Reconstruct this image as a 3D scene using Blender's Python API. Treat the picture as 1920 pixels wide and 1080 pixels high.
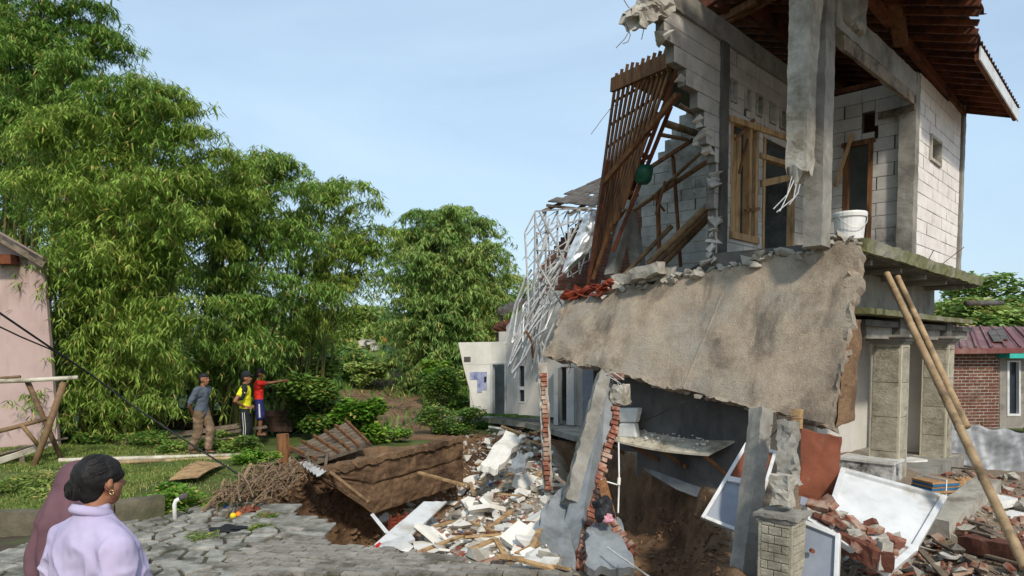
import bpy, bmesh, math, random
import numpy as np
from mathutils import Vector, Matrix, noise
for o in list(bpy.data.objects): bpy.data.objects.remove(o)
SC = bpy.context.scene
COL = SC.collection
rnd = random.Random(7)
PI = math.pi
# ------------------------------------------------------------------ camera
F = 1300.0; PP = 713.0; PITCH = math.radians(3.0); CZ = 2.4     # focal length / axis row in photo pixels
cd = bpy.data.cameras.new('camera'); cam = bpy.data.objects.new('camera', cd); COL.objects.link(cam)
cd.sensor_fit = 'HORIZONTAL'; cd.sensor_width = 36.0; cd.lens = F/1920*36.0
cd.shift_y = (PP-540)/1920.0
cd.clip_start = 0.1; cd.clip_end = 3000
cam.location = (0, 0, CZ); cam.rotation_euler = (math.radians(90)-PITCH, 0, 0)
SC.camera = cam
SC.render.resolution_x = 1024; SC.render.resolution_y = 576
SC.view_settings.view_transform = 'Standard'; SC.view_settings.look = 'None'
SC.view_settings.exposure = 0.3; SC.view_settings.gamma = 1
# ------------------------------------------------------------------ sky and sun
SUN_EL = math.radians(40); SUN_AZ = math.atan2(0.27, -0.96)      # azimuth from +Y towards +X
S_DIR = Vector((math.sin(SUN_AZ)*math.cos(SUN_EL), math.cos(SUN_AZ)*math.cos(SUN_EL), math.sin(SUN_EL)))
W = bpy.data.worlds.new('World'); SC.world = W; W.use_nodes = True
nt = W.node_tree; bg = nt.nodes['Background']
sky = nt.nodes.new('ShaderNodeTexSky'); sky.sky_type = 'NISHITA'; sky.sun_disc = False
sky.sun_elevation = SUN_EL; sky.sun_rotation = SUN_AZ
sky.air_density = 1.0; sky.dust_density = 1.6; sky.ozone_density = 1.6
tc = nt.nodes.new('ShaderNodeTexCoord'); mp = nt.nodes.new('ShaderNodeMapping')
mp.inputs['Scale'].default_value = (1.0, 1.0, 2.6); mp.inputs['Rotation'].default_value = (0.2, 0.5, 0.4)
nz = nt.nodes.new('ShaderNodeTexNoise'); nz.inputs['Scale'].default_value = 1.7; nz.inputs['Detail'].default_value = 6
nz.inputs['Roughness'].default_value = 0.52; nz.inputs['Distortion'].default_value = 0.6
cr = nt.nodes.new('ShaderNodeValToRGB'); cr.color_ramp.elements[0].position = 0.3; cr.color_ramp.elements[1].position = 0.78
cr.color_ramp.elements[0].color = (0.45, 0.45, 0.45, 1); cr.color_ramp.elements[1].color = (0.85, 0.85, 0.85, 1)
mx = nt.nodes.new('ShaderNodeMixRGB'); mx.inputs[2].default_value = (4.7, 6.2, 7.6, 1)
nt.links.new(tc.outputs['Generated'], mp.inputs['Vector']); nt.links.new(mp.outputs[0], nz.inputs['Vector'])
nt.links.new(nz.outputs['Fac'], cr.inputs[0]); nt.links.new(cr.outputs[0], mx.inputs[0])
nt.links.new(sky.outputs[0], mx.inputs[1]); nt.links.new(mx.outputs[0], bg.inputs[0])
bg.inputs['Strength'].default_value = 0.12
sd = bpy.data.lights.new('sun', 'SUN'); sd.energy = 2.65; sd.angle = math.radians(5); sd.color = (1.0, 0.93, 0.82)
so = bpy.data.objects.new('sun', sd); COL.objects.link(so); so.location = (20, -20, 30)
so.rotation_euler = S_DIR.to_track_quat('Z', 'Y').to_euler()
# ------------------------------------------------------------------ pixel -> direction helpers (photo is 1920 x 1080)
CAM = Vector((0, 0, CZ)); FW = Vector((0, math.cos(PITCH), -math.sin(PITCH))); UP = Vector((0, math.sin(PITCH), math.cos(PITCH)))
def ray(px, py): return Vector((1, 0, 0))*((px-960)/F) + UP*((PP-py)/F) + FW
def at(px, py, Y):
    d = ray(px, py); return CAM + d*(Y/d.y)
def on_z(px, py, z):
    d = ray(px, py); return CAM + d*((z-CZ)/d.z)
def on_plane(px, py, p, n):
    d = ray(px, py); return CAM + d*((p-CAM).dot(n)/d.dot(n))
R = Vector((0.690, 0.7236, 0)); L = Vector((-0.7236, 0.690, 0)); N = -L; Z = Vector((0, 0, 1))
# ------------------------------------------------------------------ materials
def lin(r, g, b):
    f = lambda c: (c/255/12.92) if c/255 <= 0.04045 else ((c/255+0.055)/1.055)**2.4
    return (f(r), f(g), f(b))
MATS = {}
def mat(name, c1, c2=None, c3=None, scale=3.0, rough=0.85, bump=0.3, bscale=30.0, spot=0.55, rv=0.0, island=0.0, metal=0.0, spec=0.3, streak=0.0, trans=0.0, stretch=None, bdist=0.02):
    m = bpy.data.materials.new(name); m.use_nodes = True; t = m.node_tree; n = t.nodes; l = t.links
    b = n['Principled BSDF']; b.inputs['Roughness'].default_value = rough; b.inputs['Metallic'].default_value = metal
    b.inputs['Specular IOR Level'].default_value = spec
    g = n.new('ShaderNodeNewGeometry'); vec = g.outputs['Position']
    if stretch:
        mpn = n.new('ShaderNodeMapping'); mpn.inputs['Scale'].default_value = stretch; l.new(vec, mpn.inputs[0]); vec = mpn.outputs[0]
    c2 = c2 or c1
    a = n.new('ShaderNodeTexNoise'); a.inputs['Scale'].default_value = scale; a.inputs['Detail'].default_value = 8; a.inputs['Roughness'].default_value = 0.65
    l.new(vec, a.inputs['Vector'])
    r = n.new('ShaderNodeValToRGB'); e = r.color_ramp.elements; e[0].position = 0.34; e[1].position = 0.66
    e[0].color = (*c1, 1); e[1].color = (*c2, 1); l.new(a.outputs['Fac'], r.inputs[0]); col = r.outputs[0]
    if c3:
        a2 = n.new('ShaderNodeTexNoise'); a2.inputs['Scale'].default_value = scale*0.37; a2.inputs['Detail'].default_value = 10; a2.inputs['Roughness'].default_value = 0.7
        v2 = vec
        if streak:
            m2 = n.new('ShaderNodeMapping'); m2.inputs['Scale'].default_value = (1, 1, streak); l.new(vec, m2.inputs[0]); v2 = m2.outputs[0]
        l.new(v2, a2.inputs['Vector'])
        r2 = n.new('ShaderNodeValToRGB'); q = r2.color_ramp.elements; q[0].position = spot-0.06; q[1].position = spot+0.08
        q[0].color = (0, 0, 0, 1); q[1].color = (1, 1, 1, 1); l.new(a2.outputs['Fac'], r2.inputs[0])
        x = n.new('ShaderNodeMixRGB'); x.inputs[2].default_value = (*c3, 1); l.new(r2.outputs[0], x.inputs[0]); l.new(col, x.inputs[1]); col = x.outputs[0]
    if rv or island:
        h = n.new('ShaderNodeHueSaturation'); l.new(col, h.inputs['Color'])
        mr = n.new('ShaderNodeMapRange'); k = rv or island; mr.inputs['To Min'].default_value = 1-k; mr.inputs['To Max'].default_value = 1+k
        if rv: oi = n.new('ShaderNodeObjectInfo'); l.new(oi.outputs['Random'], mr.inputs[0])
        else: l.new(g.outputs['Random Per Island'], mr.inputs[0])
        l.new(mr.outputs[0], h.inputs['Value'])
        col = h.outputs[0]
    if trans:
        q1 = n.new('ShaderNodeMath'); q1.operation = 'MULTIPLY'; q1.inputs[1].default_value = 37.7; l.new(g.outputs['Random Per Island'], q1.inputs[0])
        q2 = n.new('ShaderNodeMath'); q2.operation = 'FRACT'; l.new(q1.outputs[0], q2.inputs[0])
        q3 = n.new('ShaderNodeMath'); q3.operation = 'GREATER_THAN'; q3.inputs[1].default_value = .93; l.new(q2.outputs[0], q3.inputs[0])
        xd = n.new('ShaderNodeMixRGB'); xd.inputs[2].default_value = (*lin(186,170,98), 1); l.new(q3.outputs[0], xd.inputs[0]); l.new(col, xd.inputs[1]); col = xd.outputs[0]
    l.new(col, b.inputs['Base Color'])
    if bump:
        bn = n.new('ShaderNodeTexNoise'); bn.inputs['Scale'].default_value = bscale; bn.inputs['Detail'].default_value = 6; bn.inputs['Roughness'].default_value = 0.7
        l.new(vec, bn.inputs['Vector'])
        bp = n.new('ShaderNodeBump'); bp.inputs['Strength'].default_value = bump; bp.inputs['Distance'].default_value = bdist
        l.new(bn.outputs['Fac'], bp.inputs['Height']); l.new(bp.outputs[0], b.inputs['Normal'])
    if trans:
        tr = n.new('ShaderNodeBsdfTranslucent'); l.new(col, tr.inputs[0])
        ms = n.new('ShaderNodeMixShader'); ms.inputs[0].default_value = trans
        l.new(b.outputs[0], ms.inputs[1]); l.new(tr.outputs[0], ms.inputs[2]); l.new(ms.outputs[0], n['Material Output'].inputs[0])
    MATS[name] = m; return m
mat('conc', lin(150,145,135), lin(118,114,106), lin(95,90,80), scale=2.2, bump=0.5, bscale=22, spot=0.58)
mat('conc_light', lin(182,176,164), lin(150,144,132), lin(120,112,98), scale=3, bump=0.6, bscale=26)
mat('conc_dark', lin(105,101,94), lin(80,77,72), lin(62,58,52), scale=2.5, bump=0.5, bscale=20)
mat('slab', lin(188,170,147), lin(158,141,121), lin(122,109,94), scale=2.6, bump=0.9, bscale=38, spot=0.56, bdist=0.03)
mat('slab_edge', lin(164,150,124), lin(132,122,94), lin(104,100,70), scale=5, bump=0.9, bscale=24)
mat('moss', lin(120,116,84), lin(88,90,52), lin(132,128,112), scale=4, bump=0.8, bscale=24)
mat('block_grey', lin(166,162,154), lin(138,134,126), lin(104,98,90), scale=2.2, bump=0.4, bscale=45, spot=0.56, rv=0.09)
mat('block', lin(192,187,179), lin(164,159,151), lin(128,122,114), scale=2.2, bump=0.35, bscale=55, spot=0.6, rv=0.07)
mat('block_white', lin(226,219,212), lin(208,200,193), lin(180,170,160), scale=3.2, bump=0.3, bscale=60, spot=0.62, rv=0.04)
mat('mortar', lin(120,115,106), lin(92,88,82), scale=8, bump=0.4)
mat('wood', lin(134,94,60), lin(98,64,38), lin(74,48,30), scale=5, bump=0.4, bscale=30, rv=0.18, stretch=(3,3,0.6))
mat('wood_red', lin(120,68,42), lin(82,46,30), lin(56,34,24), scale=4, bump=0.4, rv=0.15)
mat('wood_pale', lin(184,152,110), lin(152,120,82), lin(120,94,66), scale=5, bump=0.3, rv=0.12, stretch=(3,3,0.6))
mat('wood_grey', lin(128,114,98), lin(96,84,70), lin(70,60,50), scale=6, bump=0.5, rv=0.15)
mat('bamboo_dry', lin(176,150,114), lin(142,116,84), lin(108,88,64), scale=5, bump=0.2, rough=0.6, rv=0.12)
mat('bamboo_old', lin(140,112,80), lin(108,84,58), lin(82,64,46), scale=5, bump=0.25, rough=0.65, rv=0.12)
mat('bamboo_white', lin(205,198,180), lin(170,160,140), lin(130,118,98), scale=5, bump=0.2, rough=0.6)
mat('culm', lin(98,110,60), lin(70,80,42), lin(110,98,60), scale=4, bump=0.1, rough=0.5)
mat('soil', lin(142,114,86), lin(108,82,60), lin(82,61,45), scale=2.0, bump=1.0, bscale=9, bdist=0.08)
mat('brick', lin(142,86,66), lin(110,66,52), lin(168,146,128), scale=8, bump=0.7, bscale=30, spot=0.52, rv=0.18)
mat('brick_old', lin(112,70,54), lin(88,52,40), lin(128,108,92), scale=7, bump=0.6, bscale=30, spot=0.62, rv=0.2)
mat('terracotta', lin(148,66,42), lin(112,50,34), lin(90,60,48), scale=6, bump=0.4, rv=0.15)
mat('tile_dark', lin(92,52,44), lin(66,38,34), lin(54,46,40), scale=5, bump=0.4, rv=0.15)
mat('tile_grey', lin(104,98,92), lin(78,74,70), lin(60,54,48), scale=4, bump=0.4, rv=0.12)
mat('plaster_white', lin(234,230,220), lin(214,208,196), lin(165,156,138), scale=1.8, bump=0.15, bscale=40, spot=0.6, streak=0.3)
mat('plaster_wall', lin(208,204,196), lin(192,187,178), lin(170,162,150), scale=1.2, bump=0.12, bscale=40, spot=0.64, streak=0.3)
mat('plaster_pink', lin(188,163,157), lin(174,149,143), lin(150,128,118), scale=1.4, bump=0.12, bscale=40, spot=0.59, streak=0.3)
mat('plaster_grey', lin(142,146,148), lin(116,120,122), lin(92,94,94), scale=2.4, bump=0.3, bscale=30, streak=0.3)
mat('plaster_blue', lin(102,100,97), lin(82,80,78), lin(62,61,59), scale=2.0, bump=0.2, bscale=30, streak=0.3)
mat('plaster_rust', lin(132,76,54), lin(106,60,43), lin(142,104,82), scale=3.0, bump=0.5, bscale=40, spot=0.62)
mat('white_paint', lin(212,212,210), lin(192,192,190), lin(160,152,138), scale=3, bump=0.06, rough=0.45, spec=0.4, spot=0.58)
mat('white_plastic', lin(226,224,218), lin(208,205,198), lin(182,174,160), scale=6, bump=0.05, rough=0.45, spec=0.5, spot=0.62)
mat('grey_paint', lin(140,146,156), lin(126,132,142), scale=4, bump=0.05, rough=0.45)
mat('metal', lin(206,206,204), lin(176,176,174), lin(146,142,136), scale=6, bump=0.1, rough=0.5, metal=0.25, rv=0.1)
mat('foil', lin(226,228,230), lin(200,203,206), scale=6, bump=0.35, bscale=7, rough=0.32, metal=0.35, bdist=0.05)
mat('tarp', lin(152,154,157), lin(126,128,131), lin(172,174,176), scale=2.5, bump=0.25, bscale=5, rough=0.5, bdist=0.03)
mat('rebar', lin(120,96,78), lin(90,70,58), scale=8, bump=0.1, rough=0.6, metal=0.4)
mat('black', (0.012,0.012,0.013), (0.02,0.02,0.022), scale=8, bump=0.05, rough=0.6)
mat('dark_room', (0.03,0.029,0.027), (0.045,0.043,0.04), scale=3, bump=0.1)
mat('stone', lin(168,164,154), lin(116,112,102), lin(86,84,72), scale=6, bump=0.9, bscale=18, rv=0.14, spot=0.54)
mat('paver', lin(156,149,138), lin(126,119,109), lin(98,92,78), scale=5, bump=0.7, bscale=40, rv=0.2, spot=0.56)
mat('kerb', lin(112,104,86), lin(80,76,60), lin(72,78,46), scale=3, bump=0.9, bscale=14)
mat('cladding', lin(176,169,150), lin(150,143,125), lin(124,117,101), scale=5, bump=0.9, bscale=20, rv=0.09, stretch=(1,1,1.6), bdist=.02)
mat('cladding_edge', lin(196,188,166), lin(174,165,142), scale=4, bump=0.3)
mat('roof_red', lin(122,70,64), lin(98,56,53), lin(138,104,94), scale=2, bump=0.1, rough=0.5)
mat('teal', lin(60,178,162), lin(50,160,146), scale=4, bump=0.05, rough=0.5)
mat('glass', lin(48,58,66), lin(36,44,52), scale=1, bump=0.02, rough=0.15, spec=0.6)
mat('green_plastic', lin(24,84,62), lin(18,66,50), scale=6, bump=0.05, rough=0.4)
mat('blue_paper', lin(52,110,150), lin(40,90,128), scale=8, bump=0.1)
mat('card', lin(176,140,100), lin(150,116,80), scale=8, bump=0.2)
mat('pink_cloth', lin(206,150,160), lin(186,128,140), scale=8, bump=0.3)
mat('red_cloth', lin(196,52,44), lin(170,40,36), scale=8, bump=0.3)
mat('yellow', lin(226,196,40), lin(214,180,30), scale=8, bump=0.05, rough=0.5)
mat('orange', lin(222,130,40), lin(206,112,30), scale=8, bump=0.05, rough=0.5)
mat('blue_plastic', lin(50,80,150), lin(40,66,130), scale=8, bump=0.05, rough=0.5)
mat('lime_plastic', lin(110,200,70), lin(90,180,60), scale=8, bump=0.05, rough=0.5)
mat('tile_blue', lin(150,156,196), lin(190,194,214), lin(120,126,170), scale=9, bump=0.05, rough=0.3, spec=0.5)
mat('leaf_bamboo', lin(156,178,80), lin(112,146,62), lin(178,190,94), scale=0.55, rough=0.5, bump=0, island=0.35, trans=0.35, spot=0.6)
mat('leaf_bamboo_deep', lin(138,168,80), lin(100,138,62), lin(162,182,92), scale=0.5, rough=0.5, bump=0, island=0.3, trans=0.35, spot=0.6)
mat('leaf_far', lin(146,172,92), lin(106,140,70), lin(172,186,106), scale=0.5, rough=0.6, bump=0, island=0.3, trans=0.3)
mat('leaf_bright', lin(118,160,56), lin(80,128,40), lin(146,176,70), scale=2.5, rough=0.45, bump=0, island=0.3, trans=0.35)
mat('leaf_bush', lin(112,146,66), lin(78,114,50), lin(138,162,76), scale=1.2, rough=0.45, bump=0, island=0.3, trans=0.35)
mat('grass', lin(140,158,78), lin(108,132,60), lin(168,166,104), scale=1.6, rough=0.55, bump=0, island=0.3, trans=0.35)
mat('stick', lin(140,118,92), lin(104,84,64), scale=8, bump=0.2, island=0.3)
mat('joint_dirt', lin(84,74,60), lin(64,56,46), lin(78,84,50), scale=5, bump=0.6, bscale=20)
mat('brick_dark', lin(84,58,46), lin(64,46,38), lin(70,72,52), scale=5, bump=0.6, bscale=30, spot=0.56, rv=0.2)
mat('skin', lin(150,104,78), lin(134,90,66), scale=6, bump=0.05, rough=0.55)
mat('skin_dark', lin(122,82,60), lin(106,70,52), scale=6, bump=0.05, rough=0.55)
mat('hair', (0.010,0.009,0.009), (0.018,0.016,0.015), scale=20, bump=0.6, bscale=60, rough=0.6, spec=0.25, stretch=(1.6,1.6,0.25), bdist=.004)
mat('fleece', lin(184,173,198), lin(172,161,188), lin(190,180,202), scale=5, bump=0.35, bscale=220, rough=0.95, spec=0.1, bdist=0.004)
mat('hijab', lin(112,84,90), lin(98,72,78), scale=4, bump=0.2, bscale=30, rough=0.9, spec=0.1)
mat('shirt_grey', lin(92,100,110), lin(80,87,97), scale=5, bump=0.3, bscale=12, rough=0.9, spec=0.1)
mat('shirt_yellow', lin(222,216,40), lin(204,196,30), scale=5, bump=0.3, bscale=12, rough=0.85)
mat('shirt_black', lin(34,40,40), lin(28,32,32), scale=5, bump=0.3, bscale=12, rough=0.85)
mat('shirt_red', lin(206,46,36), lin(186,36,30), scale=5, bump=0.3, bscale=12, rough=0.85)
mat('shorts_blue', lin(44,46,104), lin(36,38,88), scale=5, bump=0.3, bscale=12, rough=0.85)
mat('trousers_tan', lin(116,96,74), lin(100,82,62), lin(170,140,120), scale=5, bump=0.3, bscale=12, rough=0.9)
mat('earring', lin(230,210,150), lin(220,200,140), bump=0, rough=0.25, metal=0.9)
mat('marble', lin(214,212,208), lin(150,150,148), lin(60,60,60), scale=9, bump=0.05, rough=0.35, spot=0.55)
# ------------------------------------------------------------------ objects
def link(o): COL.objects.link(o); return o
def tag(o, label=None, cat=None, group=None, kind=None):
    if label: o['label'] = label
    if cat: o['category'] = cat
    if group: o['group'] = group
    if kind: o['kind'] = kind
    return o
def thing(name, loc, label, cat, group=None):
    o = link(bpy.data.objects.new(name, None)); o.empty_display_size = 0.2; o.location = loc
    return tag(o, label, cat, group)
ORG = {}
def org(o):
    v = Vector((0, 0, 0))
    while o is not None: v += Vector(o.location); o = o.parent
    return v
def nrm(v): v = Vector(v); return v/max(v.length, 1e-9)
class MB:
    def __init__(s): s.v = []; s.f = []; s.smooth = False
    def add(s, vs, fs):
        k = len(s.v); s.v += [Vector(p) for p in vs]; s.f += [tuple(i+k for i in f) for f in fs]; return s
    def box(s, c, ax, sz):                       # centre, three axes, full sizes
        c = Vector(c); a, b, d = [Vector(q)*(z/2) for q, z in zip(ax, sz)]
        vs = [c+i*a+j*b+k*d for i in (-1, 1) for j in (-1, 1) for k in (-1, 1)]
        return s.add(vs, [(0,1,3,2),(4,6,7,5),(0,4,5,1),(2,3,7,6),(0,2,6,4),(1,5,7,3)])
    def beam(s, p, q, w, h, up=Z):
        p = Vector(p); q = Vector(q); d = nrm(q-p); up = Vector(up)
        if abs(d.dot(up)) > 0.98: up = R
        x = nrm(d.cross(up)); y = nrm(x.cross(d))
        return s.box((p+q)/2, (d, x, y), ((q-p).length, w, h))
    def tube(s, pts, rs, n=8, cap=True):
        pts = [Vector(p) for p in pts]
        if not hasattr(rs, '__len__'): rs = [rs]*len(pts)
        k = len(s.v); x = None
        for i, p in enumerate(pts):
            d = nrm(pts[min(i+1, len(pts)-1)]-pts[max(i-1, 0)])
            if x is None:
                x = d.cross(Vector((0.31, 0.77, 0.55))); x = nrm(x)
            else: x = nrm(x-d*x.dot(d))
            y = d.cross(x)
            for j in range(n):
                a = 2*PI*j/n; s.v.append(p+(x*math.cos(a)+y*math.sin(a))*rs[i])
        for i in range(len(pts)-1):
            for j in range(n):
                s.f.append((k+i*n+j, k+i*n+(j+1) % n, k+(i+1)*n+(j+1) % n, k+(i+1)*n+j))
        if cap:
            s.f.append(tuple(k+j for j in range(n))[::-1]); m = k+(len(pts)-1)*n; s.f.append(tuple(m+j for j in range(n)))
        return s
    def prism(s, poly, off):                     # polygon (3-D points) extruded by the vector off
        n = len(poly); off = Vector(off); vs = [Vector(p) for p in poly]+[Vector(p)+off for p in poly]
        return s.add(vs, [tuple(range(n))[::-1], tuple(range(n, 2*n))]+[(i, (i+1) % n, n+(i+1) % n, n+i) for i in range(n)])
    def sheet(s, fn, nu, nv, th=None):           # fn(u,v) -> point; th: thickness vector or None
        k = len(s.v); g = [[Vector(fn(i/nu, j/nv)) for j in range(nv+1)] for i in range(nu+1)]
        m = nv+1; s.v += [p for r_ in g for p in r_]
        for i in range(nu):
            for j in range(nv): s.f.append((k+i*m+j, k+(i+1)*m+j, k+(i+1)*m+j+1, k+i*m+j+1))
        if th is not None:
            th = Vector(th); k2 = len(s.v); s.v += [p+th for r_ in g for p in r_]
            for i in range(nu):
                for j in range(nv): s.f.append((k2+i*m+j, k2+i*m+j+1, k2+(i+1)*m+j+1, k2+(i+1)*m+j))
            e = [(i, 0) for i in range(nu)]+[(nu, j) for j in range(nv)]+[(i, nv) for i in range(nu, 0, -1)]+[(0, j) for j in range(nv, 0, -1)]
            for a, b in zip(e, e[1:]+e[:1]):
                A = a[0]*m+a[1]; B = b[0]*m+b[1]; s.f.append((k+B, k+A, k2+A, k2+B))
        return s
    def rough(s, c, ax, sz, cell=0.1, amp=0.012, ends=0.0, endax=0, seed=0.0, fr=2.0):   # box with subdivided, worn faces; ends: extra break-off at +/- of an axis
        c = Vector(c); ax = [nrm(a) for a in ax]; n = [max(1, min(40, int(z/cell))) for z in sz]; idx = {}; k0 = len(s.v)
        def vid(i, j, k):
            key = (i, j, k)
            if key not in idx:
                q = [(-0.5+t/m)*z for t, m, z in zip(key, n, sz)]
                p = c+sum((a*w for a, w in zip(ax, q)), Vector())
                nv = noise.noise_vector(p*fr*3+Vector((seed, 0, 0)))*amp+noise.noise_vector(p*fr*11+Vector((seed, 5, 0)))*amp*0.5
                p = p+nv
                if ends:
                    t = key[endax]/n[endax]
                    w = max(0, (0.82-t)*-1/0.18) if ends > 0 else max(0, (0.18-t)/0.18)
                    p -= ax[endax]*(1 if ends > 0 else -1)*w*abs(ends)*(0.5+noise.noise(p*7+Vector((seed, 1, 2))))
                idx[key] = len(s.v); s.v.append(p)
            return idx[key]
        for a in range(3):
            b, d = [(1, 2), (2, 0), (0, 1)][a]
            for side in (0, n[a]):
                for i in range(n[b]):
                    for j in range(n[d]):
                        q = []
                        for di, dj in ((0,0),(1,0),(1,1),(0,1)):
                            key = [0, 0, 0]; key[a] = side; key[b] = i+di; key[d] = j+dj; q.append(vid(*key))
                        s.f.append(tuple(q if side else q[::-1]))
        return s
    def mesh(s, name, o=Vector((0, 0, 0))):
        me = bpy.data.meshes.new(name); me.from_pydata([tuple(p-o) for p in s.v], [], s.f); me.update()
        if s.smooth: me.polygons.foreach_set('use_smooth', [True]*len(me.polygons))
        return me
    def build(s, name, m, parent=None, bevel=0, label=None, cat=None, group=None, kind=None, smooth=False):
        s.smooth = smooth; o0 = org(parent) if parent else (sum(s.v, Vector())/max(1, len(s.v)))
        if not parent:
            o0 = Vector((o0.x, o0.y, min(p.z for p in s.v)))
        me = s.mesh(name, o0); me.materials.append(MATS[m])
        ob = link(bpy.data.objects.new(name, me))
        if parent: ob.parent = parent
        else: ob.location = o0
        if bevel:
            b = ob.modifiers.new('bevel', 'BEVEL'); b.width = bevel; b.segments = 2; b.limit_method = 'ANGLE'
        return tag(ob, label, cat, group, kind)
def inst(me, name, parent, p, rot=None, scale=(1, 1, 1), m=None):     # an object that shares mesh data
    ob = link(bpy.data.objects.new(name, me)); ob.scale = scale
    if parent: ob.parent = parent; ob.location = Vector(p)-org(parent)
    else: ob.location = p
    if rot is not None: ob.rotation_euler = rot.to_euler() if hasattr(rot, 'to_euler') else rot
    return ob
def axes(x, y, z): return Matrix((x, y, z)).transposed().to_3x3()
def shared(name, mb, m):
    me = mb.mesh(name); me.materials.append(MATS[m]); return me
def leaf_mesh(name, P, D, S, LEN, WID, m, fold=0.12):   # numpy arrays: base, direction, side vector, length, width -> rhombic leaves
    D = D/np.linalg.norm(D, axis=1, keepdims=True); S = S-D*(S*D).sum(1, keepdims=True); S = S/np.maximum(np.linalg.norm(S, axis=1, keepdims=True), 1e-6)
    nn = np.cross(D, S); n = len(P); V = np.empty((n, 4, 3)); l = LEN[:, None]; w = WID[:, None]
    V[:, 0] = P; V[:, 1] = P+D*l*0.38+S*w*0.5; V[:, 2] = P+D*l*0.98-nn*l*fold; V[:, 3] = P+D*l*0.38-S*w*0.5
    me = bpy.data.meshes.new(name); me.vertices.add(4*n); me.vertices.foreach_set('co', V.reshape(-1).astype(np.float32))
    me.loops.add(4*n); me.loops.foreach_set('vertex_index', np.arange(4*n, dtype=np.int32)); me.polygons.add(n)
    me.polygons.foreach_set('loop_start', np.arange(0, 4*n, 4, dtype=np.int32)); me.polygons.foreach_set('loop_total', np.full(n, 4, dtype=np.int32))
    me.update(calc_edges=True); me.materials.append(MATS[m]); return me
def poly_in(x, y, P):
    c = False; j = len(P)-1
    for i in range(len(P)):
        if (P[i][1] > y) != (P[j][1] > y) and x < (P[j][0]-P[i][0])*(y-P[i][1])/(P[j][1]-P[i][1])+P[i][0]: c = not c
        j = i
    return c
def poly_dist(x, y, P):
    b = 1e9
    for i in range(len(P)):
        ax, ay = P[i-1]; bx, by = P[i]; dx, dy = bx-ax, by-ay
        t = max(0, min(1, ((x-ax)*dx+(y-ay)*dy)/(dx*dx+dy*dy+1e-9))); b = min(b, math.hypot(x-ax-t*dx, y-ay-t*dy))
    return b

def slab_material():
    m = MATS['slab']; t = m.node_tree; n = t.nodes; l = t.links; b = n['Principled BSDF']; old = b.inputs['Base Color'].links[0].from_socket
    g = n.new('ShaderNodeNewGeometry')
    def nz(sc, det=6, st=None, ro=.65):
        a = n.new('ShaderNodeTexNoise'); a.inputs['Scale'].default_value = sc; a.inputs['Detail'].default_value = det; a.inputs['Roughness'].default_value = ro
        v = g.outputs['Position']
        if st: q = n.new('ShaderNodeMapping'); q.inputs['Rotation'].default_value = st[1]; q.inputs['Scale'].default_value = st[0]; l.new(v, q.inputs[0]); v = q.outputs[0]
        l.new(v, a.inputs['Vector']); return a.outputs['Fac']
    def ramp(f, a, c):
        r = n.new('ShaderNodeValToRGB'); r.color_ramp.elements[0].position = a; r.color_ramp.elements[1].position = c; l.new(f, r.inputs[0]); return r.outputs[0]
    def mix(f, c, col, mode='MIX', k=None):
        x = n.new('ShaderNodeMixRGB'); x.blend_type = mode
        if k is not None:
            mm = n.new('ShaderNodeMath'); mm.operation = 'MULTIPLY'; mm.inputs[1].default_value = k; l.new(f, mm.inputs[0]); f = mm.outputs[0]
        l.new(f, x.inputs[0]); l.new(c, x.inputs[1]); x.inputs[2].default_value = (*col, 1); return x.outputs[0]
    c = mix(ramp(nz(.9, 8), .46, .62), old, lin(170,161,147), k=.85)
    c = mix(ramp(nz(1.6, 8, ((1,1,.18),(0,.25,0))), .52, .66), c, lin(98,89,78), k=.85)
    c = mix(ramp(nz(34, 5), .5, .66), c, lin(104,96,84), k=.28)
    c = mix(ramp(nz(58, 4), .58, .68), c, lin(190,182,168), k=.22)
    c = mix(ramp(nz(2.1, 9, ((1,1,.5),(0,0,0)), .75), .66, .72), c, lin(206,200,190), k=.8)
    l.new(c, b.inputs['Base Color'])
    bp = n.new('ShaderNodeBump'); bp.inputs['Strength'].default_value = .9; bp.inputs['Distance'].default_value = .02
    l.new(nz(46, 6), bp.inputs['Height']); ob = b.inputs['Normal'].links[0].from_node; l.new(ob.outputs[0], bp.inputs['Normal']); l.new(bp.outputs[0], b.inputs['Normal'])
slab_material()
# ================================================================== THE GROUND
PIT = [(-3.3,9.25),(-2.75,8.75),(-2.05,8.15),(-1.2,7.85),(-.35,7.5),(.45,7.2),(.8,6.8),(1.4,6.3),(2.2,6.4),(2.75,7.6),(2.95,9.0),(3.2,10.6),(3.3,11.7),(2.6,15.6),(2.1,18.2),(.7,19.5),(-1.1,20.6),(-1.75,18.6),(-4.1,14.0),(-4.7,13.7),(-4.35,12.2),(-3.85,10.9)]
def interp(x, pts):
    if x <= pts[0][0]: return pts[0][1]
    for (a, b), (c, d) in zip(pts, pts[1:]):
        if x <= c: return b+(d-b)*(x-a)/(c-a)
    return pts[-1][1]
def sstep(a, b, x): t = max(0, min(1, (x-a)/(b-a))); return t*t*(3-2*t)
HILL = [(18,-.25),(25,-.4),(35,.4),(50,1.65),(65,2.75),(75,3.6),(120,6.0),(300,9),(1500,10)]
FLAT = [(18,-.1),(60,-.2),(120,.8),(1500,4)]
LAWN = [(-30,8.7),(-5.6,8.7),(-5.3,9.2),(-4.75,9.6),(-4.5,12.2),(-4.9,13.8),(-5.5,15.5),(-30,15.5)]
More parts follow.
